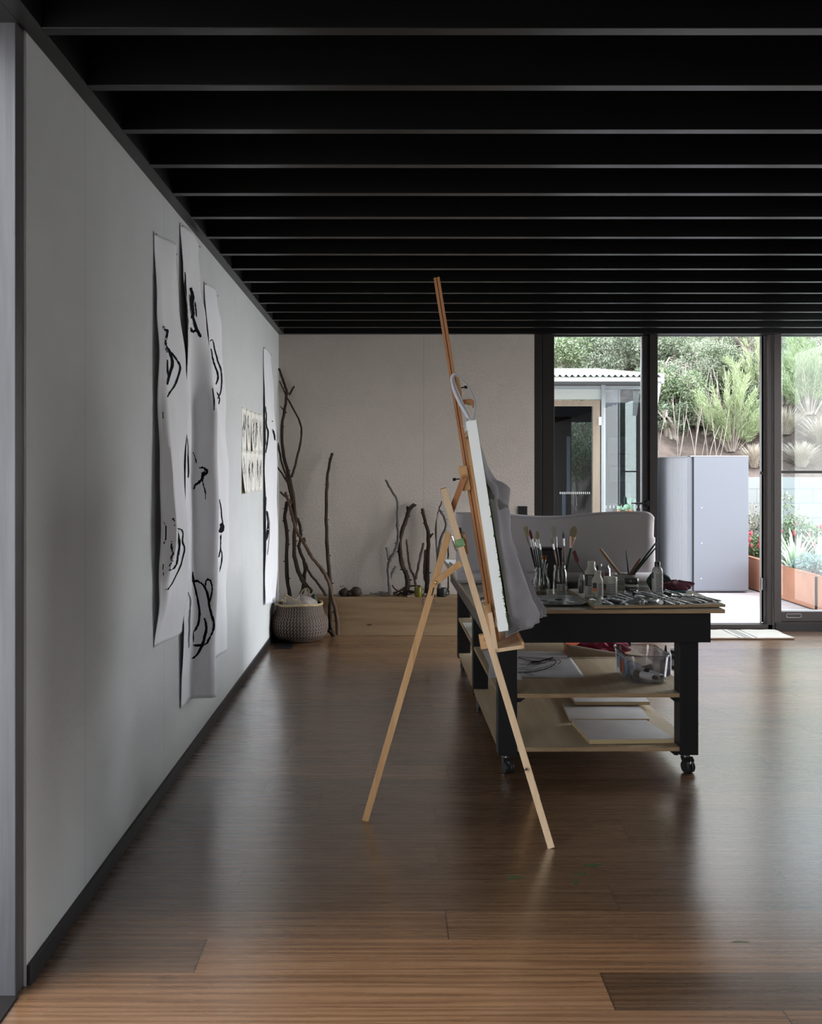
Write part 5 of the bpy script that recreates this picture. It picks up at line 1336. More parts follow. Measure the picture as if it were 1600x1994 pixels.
for a, b, w_ in ((1181, 1180, 12), (1330, 1180.5, 30), (1388, 1175.5, 10)):
    c = onz(a, min(b, 1181), ZB); ring = [c + Vector((w_ * c.y / F * .5 * math.cos(t) * R.uniform(.7, 1.1), .018 * math.sin(t) * R.uniform(.7, 1.1), 0)) for t in [k * math.pi / 6 for k in range(12)]]
    ring = [Vector((p.x, max(p.y, 4.56), p.z)) for p in ring]
    mb.add(ring, [tuple(range(12))])
mb.build('orange_paint_patch', 'orange', bd, True)
# paint tubes
GT = 'silver paint tubes strewn on the loose board'
def tube_obj(name, label, group, base, ang, ln=.115, wd=.034, cap='black_plastic', body='tube', lab=None, flatn=1.0, seed=0, capd=True, tilt=0, cat='paint tube'):
    rr = random.Random(seed)
    t = thing(name, label, cat, base, ang, group)
    mb = MB(); N = 9; K = 14; vs = []
    for i in range(N + 1):
        s = i / N; x = -ln / 2 + ln * s          # s=0 crimped tail, s=1 shoulder
        rz = .0015 + (wd * .36) * (s ** .6) * flatn; ry = wd / 2 * (1 - .28 * s)
        for k in range(K):
            g = 2 * math.pi * k / K
            vs.append((x + rr.uniform(-.001, .001), ry * math.cos(g) * rr.uniform(.95, 1.03), max(.0, rz + rz * math.sin(g) * rr.uniform(.82, 1.1))))
    fs = [(i * K + k, i * K + (k + 1) % K, (i + 1) * K + (k + 1) % K, (i + 1) * K + k) for i in range(N) for k in range(K)]
    fs += [tuple(range(K))[::-1]]
    mb.add(vs, fs, 0)
    if lab:
        for q, f in enumerate(mb.f[:-1]):
            if 2 <= q // K <= 5: mb.m[q] = 1
    zc = .0015 + wd * .36 * flatn
    mb.tube([(ln / 2, 0, zc), (ln / 2 + .006, 0, zc * .95)], [wd * .36, wd * .16], 14, 0)
    mb.build('tube_body', [body, lab or body], t, smooth=True)
    MB().tube([(ln / 2 + .004, 0, zc * .92), (ln / 2 + .020, 0, zc * .86)], [wd * .22, wd * .20], 14).build('cap', cap, t, smooth=True)
    return t
rr = random.Random(14)
tubes = [(1178, 1178, 2.2, .10, None), (1197, 1176, 2.35, .125, 'label_black'), (1212, 1172, 2.5, .10, None), (1228, 1176, .3, .09, None), (1243, 1172, 2.1, .10, 'label_black'), (1203, 1166, 2.4, .11, None), (1222, 1164, 2.0, .11, None), (1240, 1162, 2.5, .10, 'label_black'),
         (1252, 1175, -1.9, .105, 'label_black'), (1275, 1175, -1.45, .10, None), (1291, 1175, 2.05, .115, None), (1306, 1174, 2.15, .12, 'label_white'), (1321, 1173, 2.2, .12, None), (1338, 1171, 2.3, .135, 'label_white'), (1350, 1171, 2.25, .12, None), (1362, 1169, 2.4, .135, None), (1377, 1169, 2.45, .12, 'label_white'),
         (1262, 1160, 2.3, .11, None), (1287, 1163, 2.1, .10, None), (1302, 1161, 2.2, .11, 'label_black'), (1318, 1160, 2.3, .11, None), (1268, 1166, 2.7, .10, None)]
ORD = 'first second third fourth fifth sixth seventh eighth ninth tenth eleventh twelfth thirteenth fourteenth'.split()
tubes.sort(key=lambda t: t[0]); cnt_ = [0, 0]
for i, (a, b, ang, ln, lab) in enumerate(tubes):
    fr = 0 if b >= 1168 else 1; cnt_[fr] += 1
    tl_ = '%s silver paint tube from the left in the %s row on the loose board' % (ORD[cnt_[fr] - 1], ('front', 'rear')[fr])
    p = onz(a, b, ZB); p.y = max(p.y, 4.615 + .0)
    tube_obj('paint_tube', tl_, GT, p, ang, ln * 1.2, rr.uniform(.034, .046), rr.choice(['black_plastic', 'white_plastic', 'tube']), 'tube', lab, rr.uniform(.6, 1), i)
# a small white-and-black tube standing tilted by the cream bottle
tube_obj('paint_tube', 'squeezed tube lying at the left corner of the loose board by the small bottle', None, onz(1172, 1176, ZB) + Vector((-.01, .02, 0)), 1.2, .08, .04, 'black_plastic', 'cream_plastic', None, .9, 77)

def bottle(name, label, cat, px, Y, z, prof, mats, extra=None, n=24, group=None):
    t = thing(name, label, cat, at(px, Y, z), 0, group)
    return t
def add_l(t, name, prof, m, n=28, dx=0, dy=0): return MB().lathe((dx, dy, 0), prof, n).build(name, m, t, smooth=True)
def printed(t, r_, z0, z1, lines, a0=-2.2, a1=-.9, m='print', name='printed_text'):
    # short dark bars wrapped on a label as unreadable small print
    mb = MB(); rr = random.Random(len(t.name) + lines)
    for k in range(lines):
        z = z1 - (z1 - z0) * (k + .5) / lines; e = a1 - rr.uniform(0, .35) * (a1 - a0); q = 8; h_ = (z1 - z0) / lines * .22
        vs = []
        for j in range(q + 1):
            g = a0 + (e - a0) * j / q
            for s in (-1, 1): vs.append((r_ * math.cos(g), r_ * math.sin(g), z + s * h_))
        mb.add(vs, [(2 * j, 2 * j + 1, 2 * j + 3, 2 * j + 2) for j in range(q)])
    o = mb.build(name, m, t); return o
def wrap(t, r_, z0, z1, a0, a1, m, name='label'):
    q = 16; vs = []
    for j in range(q + 1):
        g = a0 + (a1 - a0) * j / q
        for z in (z0, z1): vs.append((r_ * math.cos(g), r_ * math.sin(g), z))
    return MB().add(vs, [(2 * j, 2 * j + 1, 2 * j + 3, 2 * j + 2) for j in range(q)]).build(name, m, t, smooth=True)
# big cream bottle
Y = 4.83
t = thing('medium_bottle', 'large cream plastic bottle with black and pale label, tallest of the cream ones', 'bottle', at(1151, Y, ZB))
add_l(t, 'bottle_body', [(.030, 0), (.033, .004), (.033, .118), (.031, .130), (.019, .152), (.018, .160)], 'cream_plastic')
add_l(t, 'cap', [(.0185, .160), (.0185, .178), (.016, .181), (.001, .181)], 'cream_plastic')
wrap(t, .0336, .060, .118, -3.0, -.75, 'label_black'); wrap(t, .0336, .012, .060, -3.0, -.75, 'label_white')
printed(t, .034, .064, .114, 6, -2.3, -1.3, 'label_white'); printed(t, .034, .02, .056, 4, -2.3, -1.2)
# small cream bottle
Y = 4.77
t = thing('medium_bottle', 'small cream bottle with black and orange label patch', 'bottle', at(1163, Y, ZB))
add_l(t, 'bottle_body', [(.025, 0), (.0275, .003), (.0275, .088), (.026, .098), (.016, .117), (.015, .122)], 'cream_plastic')
add_l(t, 'cap', [(.0165, .122), (.0165, .139), (.014, .141), (.001, .141)], 'cream_plastic')
wrap(t, .028, .057, .083, -2.75, -1.9, 'label_black'); wrap(t, .028, .040, .057, -2.75, -1.9, 'label_orange'); wrap(t, .028, .01, .083, -1.85, -.4, 'label_white')
printed(t, .0284, .014, .080, 11, -1.7, -.8); printed(t, .0284, .012, .036, 3, -2.6, -2.1)
# squat cream tub
Y = 4.86
t = thing('gel_jar', 'squat white screw-top tub with small print, between small bottle and pen pot', 'jar', at(1188, Y, ZB))
add_l(t, 'jar_body', [(.031, 0), (.033, .003), (.033, .076), (.0325, .078)], 'cream_plastic')
add_l(t, 'lid', [(.0338, .078), (.0338, .099), (.032, .101), (.001, .101)], 'cream_plastic')
wrap(t, .0334, .012, .072, -2.6, -.3, 'label_white'); wrap(t, .0338, .048, .066, -3.0, -2.5, 'label_black'); wrap(t, .0338, .036, .048, -3.0, -2.5, 'label_red'); printed(t, .0338, .016, .070, 9, -2.2, -.8)
# pot with handles
Y = 5.18; zp = TZ
potT = thing('brush_pot', 'wide cream tub holding wooden and black handles', 'pot', at(1217, Y, zp))
r_ = .058; hh = PZ(1118, Y) - zp
add_l(potT, 'pot_body', [(.05, 0), (.052, .004), (r_, hh), (r_ - .003, hh), (.05, .008), (.001, .008)], 'grey_plastic', 36)
wrap(potT, .0565, .035, hh - .02, -2.9, -1.75, 'label_white'); printed(potT, .0572, .04, hh - .03, 7, -2.5, -1.8)
def stick(label, a, b, ra, rb, m, name='painting_stick', cat='stick', grp=None, Ya=None, Yb=None, deep=.06):
    Ya = Ya or Y; Yb = Yb or Y; p = P(a[0], a[1], Ya); q = P(b[0], b[1], Yb); d = (q - p).normalized()
    q2 = q + d * deep
    if q2.z < zp + .013: q2 = q + d * ((q.z - zp - .013) / max(1e-3, -d.z))
    t = thing(name, label, cat, q2, 0, grp)
    mb = MB(); n = 8; mb.tube([p.lerp(q2, k / n) for k in range(n + 1)], [ra * (.7 if k == 0 else 1) * (1 - k / n) + rb * k / n for k in range(n + 1)], 10); mb.sphere(p, ra * .9, 0, 8)
    mb.build('handle', m, t, True, smooth=True); return t
stick('pale wooden palette-knife handle leaning left in the wide tub', (1169, 1070), (1206, 1118), .0085, .0075, 'handle_wood', Ya=5.17, Yb=5.17)
stick('thin upright black handle in the wide tub', (1219, 1073), (1223.5, 1118), .003, .005, 'rubber', Ya=5.2, Yb=5.2)
stick('short russet handle leaning right in the wide tub', (1246, 1089), (1226, 1118), .0075, .006, 'handle_rust', Ya=5.19, Yb=5.19)
stick('long green handle leaning right in the wide tub', (1279, 1054), (1231, 1118), .0045, .008, 'handle_green', Ya=5.22, Yb=5.21)
stick('long black handle leaning furthest right in the wide tub', (1277, 1066), (1233, 1118), .004, .008, 'rubber', Ya=5.17, Yb=5.175)
# black lidded jar
Y = 5.02
t = thing('paint_jar', 'small round jar with wide black lid in front of the pen pot', 'jar', at(1229.5, Y, ZB))
add_l(t, 'jar_body', [(.032, 0), (.034, .002), (.034, .05)], 'grey_plastic', 32)
add_l(t, 'lid', [(.0355, .052), (.0365, .056), (.0365, .071), (.034, .076), (.001, .076)], 'black_plastic', 32)
add_l(t, 'neck_ring', [(.0345, .046), (.0352, .048), (.0352, .051), (.034, .052)], 'black_plastic', 32)
wrap(t, .0346, .005, .034, -3.1, 0, 'label_black'); 
mb = MB(); q = [Vector((.0352 * math.cos(g), .0352 * math.sin(g), .021 + .004 * math.sin(g * 26))) for g in [-2.1 + 1.0 * k / 60 for k in range(61)]]; mb.tube(q, .0008, 4); mb.build('script_lettering', 'label_white', t)
wrap(t, .0348, .003, .008, -3.1, 0, mat('violet_band', (.10, .07, .22), .5), 'violet_band')
# squeeze bottle right
Y = 4.92
t = thing('squeeze_bottle', 'tall clear-grey squeeze bottle with black cap at right of the tubes', 'bottle', at(1279.5, Y, ZB))
add_l(t, 'bottle_body', [(.025, 0), (.0275, .004), (.0275, .118), (.026, .130), (.020, .141), (.013, .147)], 'grey_plastic')
add_l(t, 'cap', [(.0145, .147), (.0145, .168), (.012, .171), (.001, .171)], 'black_plastic')
wrap(t, .0279, .010, .118, -2.5, -.3, 'label_white'); wrap(t, .0279, .088, .118, -3.1, -2.55, 'label_black'); printed(t, .0283, .02, .112, 14, -2.1, -.8)
# brush jars
zp = TZ
def glassjar(px, Y, r_, h_, label, bulb=False):
    t = thing('glass_jar', label, 'jar', at(px, Y, TZ))
    if bulb: prof = [(r_ * .55, 0), (r_ * .8, .006), (r_, h_ * .30), (r_ * .98, h_ * .5), (r_ * .68, h_ * .76), (r_ * .66, h_ * .84), (r_ * .74, h_ * .86), (r_ * .74, h_ * .99), (r_ * .70, h_)]
    else: prof = [(r_ * .9, 0), (r_, .006), (r_, h_ * .74), (r_ * .82, h_ * .86), (r_ * .84, h_ * .88), (r_ * .84, h_ * .99), (r_ * .80, h_)]
    mb = MB(); mb.lathe((0, 0, 0), prof + [(a * .94, b) for a, b in prof[::-1]], 36, cap=False); mb.lathe((0, 0, 0), [(r_ * .5, .001), (r_ * .5, .005)], 36)
    mb.build('glass', 'jar_glass', t, smooth=True)
    ring = MB(); ring.tube([(prof[-1][0] * .97 * math.cos(2 * math.pi * k / 36), prof[-1][0] * .97 * math.sin(2 * math.pi * k / 36), h_) for k in range(37)], .0016, 6, cap=False); ring.build('rim', 'plastic_clear', t, smooth=True)
    return t
YJ = 5.06
j1 = glassjar(1053, YJ, .046, PZ(1104, YJ) - TZ, 'bulbous glass jar full of brushes, left of the two', True)
j2 = glassjar(1090, 5.09, .037, PZ(1100, 5.09) - TZ, 'straight glass jar of brushes with a paper label', False)
wrap(j2, .0374, .022, .058, -2.2, -.9, 'label_white', 'paper_label'); printed(j2, .0378, .026, .054, 4, -2.05, -1.6); 
mb = MB()
for k in range(6):
    g0 = -1.32 + k * .055
    mb.add([(.0378 * math.cos(g), .0378 * math.sin(g), z) for g in (g0, g0 + .03) for z in (.028, .054)], [(0, 1, 3, 2)])
mb.build('barcode', 'print', j2)
MB().lathe((0, 0, 0), [(.03, .006), (.033, .02), (.001, .021)], 20).build('paint_residue', mat('ochre_residue', (.12, .09, .03), .4), j1, smooth=True)
def brush(label, tip, neck, foot, wt, Yt, Yb_, kind, hm, bm='bristle', fer='metal', hr=.0055, frac=None, grp=None):
    """tip/neck/foot in photo pixels: bristle tip, ferrule end, where it disappears in the jar"""
    a = P(*tip, Yt); f = P(*foot, Yb_); n = a.lerp(f, (neck[1] - tip[1]) / (foot[1] - tip[1])); fe = P(neck[0], neck[1], n.y)
    d0 = (f - fe).normalized(); lim = (f.z - TZ - .009) / max(1e-4, -d0.z); f2 = f + d0 * min(.10, lim)
    t = thing('paint_brush', label, 'brush', f2, 0, grp)
    ax_ = (fe - a).normalized(); side = Vector((ax_.z, 0, -ax_.x)).normalized(); L1 = (fe - a).length
    br_end = a.lerp(fe, .48)
    w_ = wt * Yt / F / 2
    N = 6; vs = []
    if kind == 'flat': ws = [1.0, 1.0, .97, .93, .88, .84, .80]
    elif kind == 'filbert': ws = [.25, .72, .95, 1.0, .97, .9, .84]
    elif kind == 'fan': ws = [1.2, 1.05, .9, .75, .6, .5, .4]
    else: ws = [.1, .5, .8, .95, 1, .95, .9]
    K = 12; mb = MB()
    for i in range(N + 1):
        c = a.lerp(br_end, i / N)
        for k in range(K):
            g = 2 * math.pi * k / K; vs.append(c + side * w_ * ws[i] * math.cos(g) + Vector((0, 1, 0)) * max(.0022, w_ * .28) * math.sin(g) * (.35 + .65 * i / N))
    mb.add(vs, [(i * K + k, i * K + (k + 1) % K, (i + 1) * K + (k + 1) % K, (i + 1) * K + k) for i in range(N) for k in range(K)] + [tuple(range(K))[::-1]])
    mb.build('bristles', bm, t, True, smooth=True)
    mb = MB(); vs = []
    for i in range(5):
        s = i / 4; c = br_end.lerp(fe, s); ww = w_ * ws[-1] * (1 - s) + hr * .95 * s; dd = max(.0024, w_ * .28) * (1 - s) + hr * .95 * s
        for k in range(K):
            g = 2 * math.pi * k / K; vs.append(c + side * ww * math.cos(g) + Vector((0, 1, 0)) * dd * math.sin(g))
    mb.add(vs, [(i * K + k, i * K + (k + 1) % K, (i + 1) * K + (k + 1) % K, (i + 1) * K + k) for i in range(4) for k in range(K)])
    mb.build('ferrule', fer, t, True, smooth=True)
    mb = MB(); m_ = fe.lerp(f2, .25); mb.tube([fe, m_, fe.lerp(f2, .7), f2], [hr * .95, hr * 1.15, hr * .9, hr * .55], 10); mb.build('handle', hm, t, True, smooth=True)
    return t
def C7(x, y): return (1000 + x / 9.97, 1000 + y / 9.97)
brush('broad flat cream brush leaning furthest left in the bulbous jar', C7(218, 255), C7(330, 655), C7(450, 1150), 9.5, 5.0, YJ, 'flat', 'handle_dark', hr=.006)
brush('pink-stained brush just behind the broad flat brush', C7(310, 315), C7(390, 690), C7(470, 1150), 6, 5.06, 5.08, 'filbert', 'handle_dark', 'bristle_pink', hr=.0045)
brush('round filbert brush with green handle in the bulbous jar', C7(447, 340), C7(475, 660), C7(545, 1150), 8.2, 5.03, 5.05, 'filbert', 'handle_green', hr=.0055)
brush('thin round brush between pink brush and green-handled brush', C7(385, 480), C7(425, 640), C7(500, 1150), 2.5, 5.09, 5.09, 'round', 'handle_dark', hr=.0035)
brush('small pointed brush with bright ferrule right of the green-handled one', C7(490, 480), C7(520, 700), C7(560, 1150), 3, 5.08, 5.07, 'round', 'handle_green', hr=.0035)
brush('amber hake brush standing low in the bulbous jar', C7(585, 810), C7(590, 985), C7(560, 1150), 11, 5.11, 5.08, 'flat', 'handle_wood', 'bristle_brown', hr=.004)
stick('bare metal-ended stick at the right rim of the bulbous jar', C7(655, 985), C7(600, 1130), .0035, .0035, 'metal', Ya=5.07, Yb=5.06)
stick('pale stick end at the right rim beside the metal-ended one', C7(605, 985), C7(575, 1130), .0035, .0035, 'label_white', Ya=5.04, Yb=5.05)
brush('broad flat white-bristled brush in the straight jar', C7(770, 250), C7(825, 660), C7(890, 1120), 10.5, 5.05, 5.09, 'flat', 'handle_dark', mat('pale_bristle', (.40, .39, .33), .7, bmp=.4, bscale=400), hr=.006)
brush('small fanned brush behind the white-bristled one', C7(735, 500), C7(780, 700), C7(860, 1120), 4.5, 5.12, 5.11, 'flat', 'handle_rust', hr=.004)
brush('grey pointed brush with russet handle in the straight jar', C7(958, 350), C7(975, 630), C7(985, 1120), 4.5, 5.11, 5.10, 'round', 'handle_rust', 'ink_soft', 'metal', hr=.004)
brush('big rounded filbert brush leaning right in the straight jar', C7(1180, 245), C7(1105, 670), C7(1010, 1120), 14, 5.06, 5.09, 'filbert', 'handle_green', fer=mat('copper_ferrule', (.62, .42, .34), .25, 1), hr=.0065)
brush('short pointed brush with bright ferrule low in the straight jar', C7(930, 820), C7(965, 1060), C7(975, 1130), 3.2, 5.07, 5.08, 'round', 'handle_dark', 'ink_soft', hr=.004)
# black tin behind the jars
Yt = 5.32
t = thing('black_tin', 'square black tin with a glossy dark lid behind the brush jars', 'tin', at(1074, Yt, TZ))
w_ = 40 * Yt / F / 2; ht = PZ(1067, Yt) - TZ
MB().box(-w_, w_, 0, .10, 0, ht - .012).build('tin_body', 'black_metal', t, bevel=.004)
MB().box(-w_ - .002, w_ + .002, -.002, .102, ht - .012, ht).build('lid', 'black_metal', t, bevel=.004)
# small glass bottle w/ palette knife
Y = 5.02
sb_ = thing('small_glass_bottle', 'small dark-filled glass bottle left of the cream bottles', 'bottle', at(1132, Y, TZ))
MB().lathe((0, 0, 0), [(.016, 0), (.017, .003), (.017, .09), (.013, .108), (.013, .118), (.011, .118), (.011, .108), (.015, .09), (.015, .004), (.001, .004)], 24).build('glass', 'jar_glass', sb_, smooth=True)
MB().lathe((0, 0, 0), [(.0145, .005), (.0145, .082), (.001, .082)], 20).build('liquid', mat('dark_amber_liquid', (.06, .03, .015), .2), sb_, smooth=True)
pk = thing('palette_knife', 'palette knife with dull red blade leaning over the small glass bottle', 'palette knife', at(1140, Y, TZ + .05))
q = [P(*C7(1135, 745), Y), P(*C7(1195, 710), Y), P(*C7(1265, 900), Y), P(*C7(1245, 985), Y), P(*C7(1195, 925), Y)]
MB().prism(q, (0, .0016, 0)).build('blade', 'red_metal', pk, True, bevel=.0005)
q0 = P(*C7(1235, 965), Y); q1 = P(*C7(1340, 1090), Y); MB().tube([q0, q0.lerp(q1, .5) + Vector((-.002, 0, -.003)), q1, q1 + Vector((.012, 0, -.03))], [.0028, .0025, .003, .003], 8).build('shaft', 'black_metal', pk, True, smooth=True)
# clear jar with pink contents behind the tub
Y = 5.35
t = thing('open_glass_jar', 'clear glass jar with pink rinse water behind the tub', 'jar', at(1178, Y, TZ))
h_ = PZ(1099, Y) - TZ
MB().lathe((0, 0, 0), [(.028, 0), (.031, .005), (.031, h_ * .82), (.022, h_ * .9), (.024, h_), (.021, h_), (.019, h_ * .9), (.028, h_ * .8), (.028, .006), (.001, .006)], 32).build('glass', 'jar_glass', t, smooth=True)
MB().lathe((0, 0, 0), [(.0275, .007), (.0275, h_ * .66), (.001, h_ * .66)], 28).build('rinse_water', mat('pink_rinse', (.22, .08, .09), .2), t, smooth=True)
t = thing('dropper_bottle', 'dark dropper bottle peeping between large cream bottle and glass jar', 'bottle', at(1163, 5.1, TZ))
add_l(t, 'bottle_body', [(.015, 0), (.016, .1), (.010, .112)], 'black_plastic'); add_l(t, 'dropper', [(.009, .112), (.010, .130), (.004, .134), (.0045, .15), (.001, .152)], 'black_plastic')
# folded grey jar / wrapped box behind
t = thing('clear_box', 'small clear lidded box between jar and glass bottle', 'box', at(1115, 5.2, TZ))
w_ = 10 * 5.2 / F
MB().box(-w_, w_, 0, .07, 0, PZ(1135, 5.2) - TZ).build('box_body', 'dark_glaze', t, bevel=.002)
MB().box(-w_ - .001, w_ + .001, -.001, .071, PZ(1135, 5.2) - TZ, PZ(1130, 5.2) - TZ).build('lid', 'plastic_clear', t, bevel=.002)
t = thing('tissue_pack', 'pale open packet behind the black-lidded jar', 'packet', at(1252, 5.12, TZ))
MB().box(-.032, .032, 0, .08, 0, .035).build('packet_body', 'label_white', t, bevel=.004); MB().box(-.034, .030, -.001, .07, .035, .038).build('packet_flap', 'paper', t, bevel=.001)
# palette
pal = thing('palette', 'grey enamel palette plate with dried paint at the table front edge', 'palette', onz(1095, 1172, TZ))
def palpt(u, v):
    # outline traced on the table plane
    yl = 1163.5 + 17 * v; x0 = 1040 + 12 * v ** 2 * 1.6; x1 = 1119 + 26 * min(1, v * 2.2) - 18 * max(0, v - .6) ** 1.3 * 2.2
    x = x0 + (x1 - x0) * u; p = onz(x, min(yl, 1180.5), TZ + .004); e = min(u, 1 - u, v, 1 - v); p.z += .009 * (1 - min(1, e * 8)) + .0015 * math.sin(u * 9) * math.sin(v * 7); p.y = max(p.y, 4.585); return p
mb = MB(); mb.grid(palpt, 40, 20); mb.build('plate', 'porcelain', pal, True, smooth=True, solid=.003)
for a, b, w_, m in ((1058, 1169, 9, 'ink_soft'), (1088, 1167, 8, 'dark_glaze'), (1091, 1176, 6, 'dark_glaze'), (1110, 1172, 9, 'tube'), (1075, 1172, 7, 'yellow_mug')):
    p = onz(a, b, TZ + .0075); mb = MB(); mb.sphere(p, w_ * p.y / F, 0, 12, .12, 1, 1.2)
    for k in range(len(mb.v)):
        x, y, z = mb.v[k]; mb.v[k] = (x + R.uniform(-.0015, .0015), y + R.uniform(-.003, .003), z)
    mb.build('dried_paint', m, pal, True, smooth=True)
o = MB().lathe(tuple(onz(1146, 1180.5, TZ)), [(.001, .0005), (.012, .001), (.014, .008), (.012, .008), (.001, .003)], 16).build('clear_cup', 'plastic_clear', smooth=True); tag(o, 'small clear cap lying at the table edge between palette and board', 'cup')  # a loose clear bottle cap
# cloths
cloth_blob('folded_towel', 'plum folded towelling lying at the right rear of the board', 'cloth', onz(1322, 1146, ZB + .015) + Vector((0, .03, .012)), .075, .06, .026, 'plum_cloth', 21, .34, zmin=ZB + .006, nu=90, nv=50)
cloth_blob('folded_towel', 'small rolled end of plum towelling on the teal cloth', 'cloth', onz(1334, 1148, ZB + .018) + Vector((.0, -.01, .004)), .03, .035, .018, 'plum_cloth', 22, .1) if False else None
o = MB().obox(onz(1314, 1152, ZB + .005) + Vector((0, .02, .0)), (.052, 0, 0), (0, .04, 0), (0, 0, .0045)).build('folded_cloth', 'teal_cloth', bevel=.003, smooth=True); tag(o, 'folded teal cloth beneath the plum towelling', 'cloth')
cloth_blob('cleaning_rag', 'bottle-green rag crumpled behind the squeeze bottle', 'cloth', at(1281, 5.20, TZ + .055), .058, .045, .05, 'dkgreen_cloth', 23, .3, nu=80, nv=40, zmin=TZ + .002)
# big curled sheet and roll
sh = thing('paper_sheet', 'wide grey-backed paper sheet curling up from a roll across the table', 'paper', tx(.95, 5.6))
def shp(u, v):
    xl = .372; xr = 1.545
    x = xl + (xr - xl) * u
    # cross-section: front lip of roll, up and over
    yb = 5.63 + .03 * math.sin(u * 3.1) - .02 * u
    hz = 1.195 - .034 * math.exp(-((u - .47) / .22) ** 2) + .008 * u
    if v < .8:
        t = v / .8; z = TZ + .01 + (hz - TZ - .01) * t; y = yb + .015 * math.sin(t * 3.1) - .03 * t * (1 - t) * 0
    else:
        g = (v - .8) / .2 * math.pi * .75; r_ = .035 + .02 * (1 - min(1, abs(u - .47) * 2.4)); y = yb + r_ * (1 - math.cos(g)); z = hz + r_ * math.sin(g) * .35
    if u > .93: s = (u - .93) / .07; y += .05 * s * s; x -= .012 * s * s * (1 if v > .5 else .3); z -= .03 * s * s * (v > .75)
    if u < .03: s = (.03 - u) / .03; y += .03 * s * s
    return (x, y, z)
mb = MB(); mb.grid(shp, 70, 50); mb.build('upright_sheet', 'paper_grey', sh, True, smooth=True, solid=.0012)
mb = MB(); n = 30
def rl(u, v):
    g = v * 2 * math.pi * 1.6; r_ = .030 + .0016 * v; return (.378 + .30 * u * 1 + .0, 5.565 + r_ * math.cos(g), TZ + .0335 + r_ * math.sin(g))
mb = MB(); mb.grid(lambda u, v: (.378 + 1.14 * u, 5.565 + (.030 + .0016 * v) * math.cos(v * 10), TZ + .0335 + (.030 + .0016 * v) * math.sin(v * 10)), 4, 60); mb.build('rolled_end', 'paper_grey', sh, True, smooth=True, solid=.001)
o = MB().add([(PX(866, 7.0), 7.02, TZ + .002), (PX(900, 7.0) + .2, 7.02, TZ + .002), (PX(900, 6.1) + .2, 6.1, TZ + .002), (PX(888, 6.1), 6.1, TZ + .002)], [(0, 1, 2, 3)]).build('paper_pile', 'paper', solid=.003); tag(o, 'white paper catching light on the far left corner of the table', 'paper')
o = MB().tube([(PX(885, 6.5), 6.45, TZ + .009), (PX(875, 6.8) , 6.75, TZ + .009)], .006, 8).build('tape_roll', 'yellow_mug'); tag(o, 'thin olive-yellow pencil lying on the white paper', 'pencil'); o.name = 'pencil'
# pencils / knives near the mast on the table left
for k, (a, b, c_, d_, m, lab) in enumerate(((936, 1178, 953, 1172, 'metal', 'thin steel ruler at the table left edge behind the easel'), (934, 1173, 951, 1166, 'handle_dark', 'dark pencil at the table left edge behind the easel'))):
    z = TZ + .004; p = onz(a, b - 6, z); q = onz(c_, d_ - 6, z); o = MB().tube([p, q], .003, 6).build('ruler' if k == 0 else 'pencil', m, smooth=True); tag(o, lab, 'ruler' if k == 0 else 'pencil')

# ------------------------------------------------------------------ SHELF CONTENTS
zs = .387
def zq(px, py, z): return onz(px, py, z)
dw = thing('ink_sheet', 'white sheet with looping black ink lines lying on the middle shelf', 'drawing', zq(1060, 1300, zs))
cs = [zq(950, 1320, zs + .002), zq(1138, 1320, zs + .002), zq(1103, 1269, zs + .002), zq(955, 1269, zs + .002)]
def shq(u, v, l=0): 
    a = cs[0].lerp(cs[1], u); b = cs[3].lerp(cs[2], u); p = a.lerp(b, v); p.z += .003 * max(0, math.sin(u * 9) * math.sin(v * 5)) + l + .004 * (u > .9) * (u - .9) * 10 * (1 - v); return p
mb = MB(); mb.grid(shq, 30, 20); mb.build('sheet', 'sheet_thin', dw, True, smooth=True, solid=.0008)
def Z9(x, y): return (1000 + x / 10, 1240 + y / 10)
mb = MB()
for pts, w_ in (([(80, 395), (200, 400), (400, 410), (560, 420), (700, 425)], 9), ([(80, 400), (180, 435), (330, 470), (480, 470)], 12), ([(330, 500), (400, 480), (500, 490), (600, 450), (700, 430), (770, 405)], 32), ([(250, 560), (330, 520), (420, 545), (520, 505), (600, 520), (640, 470)], 14), ([(90, 525), (150, 535), (250, 530)], 8), ([(80, 610), (240, 600), (420, 570), (560, 500)], 6),
               ([(80, 630), (250, 632), (380, 645), (520, 610), (640, 580), (750, 530)], 9), ([(80, 690), (250, 685), (420, 670), (560, 645), (700, 595), (800, 530), (830, 470), (790, 445)], 17), ([(850, 440), (900, 450), (915, 485), (880, 525), (845, 520)], 11), ([(200, 690), (280, 730), (385, 745)], 10), ([(680, 470), (740, 450), (790, 460)], 14)):
    pl = smoothpts([Vector((a, b, 0)) for a, b in pts], 2); vs = []
    for k, p in enumerate(pl):
        tt = (pl[min(k + 1, len(pl) - 1)] - pl[max(0, k - 1)]).normalized(); nn = Vector((-tt.y, tt.x, 0)) * w_ * .5 * R.uniform(.7, 1.15)
        for s in (-1, 1): vs.append(zq(*Z9(p.x + nn.x * s, p.y + nn.y * s), zs + .0075))
    mb.add(vs, [(2 * k, 2 * k + 1, 2 * k + 3, 2 * k + 2) for k in range(len(pl) - 1)])
mb.build('ink_lines', 'ink', dw, True)
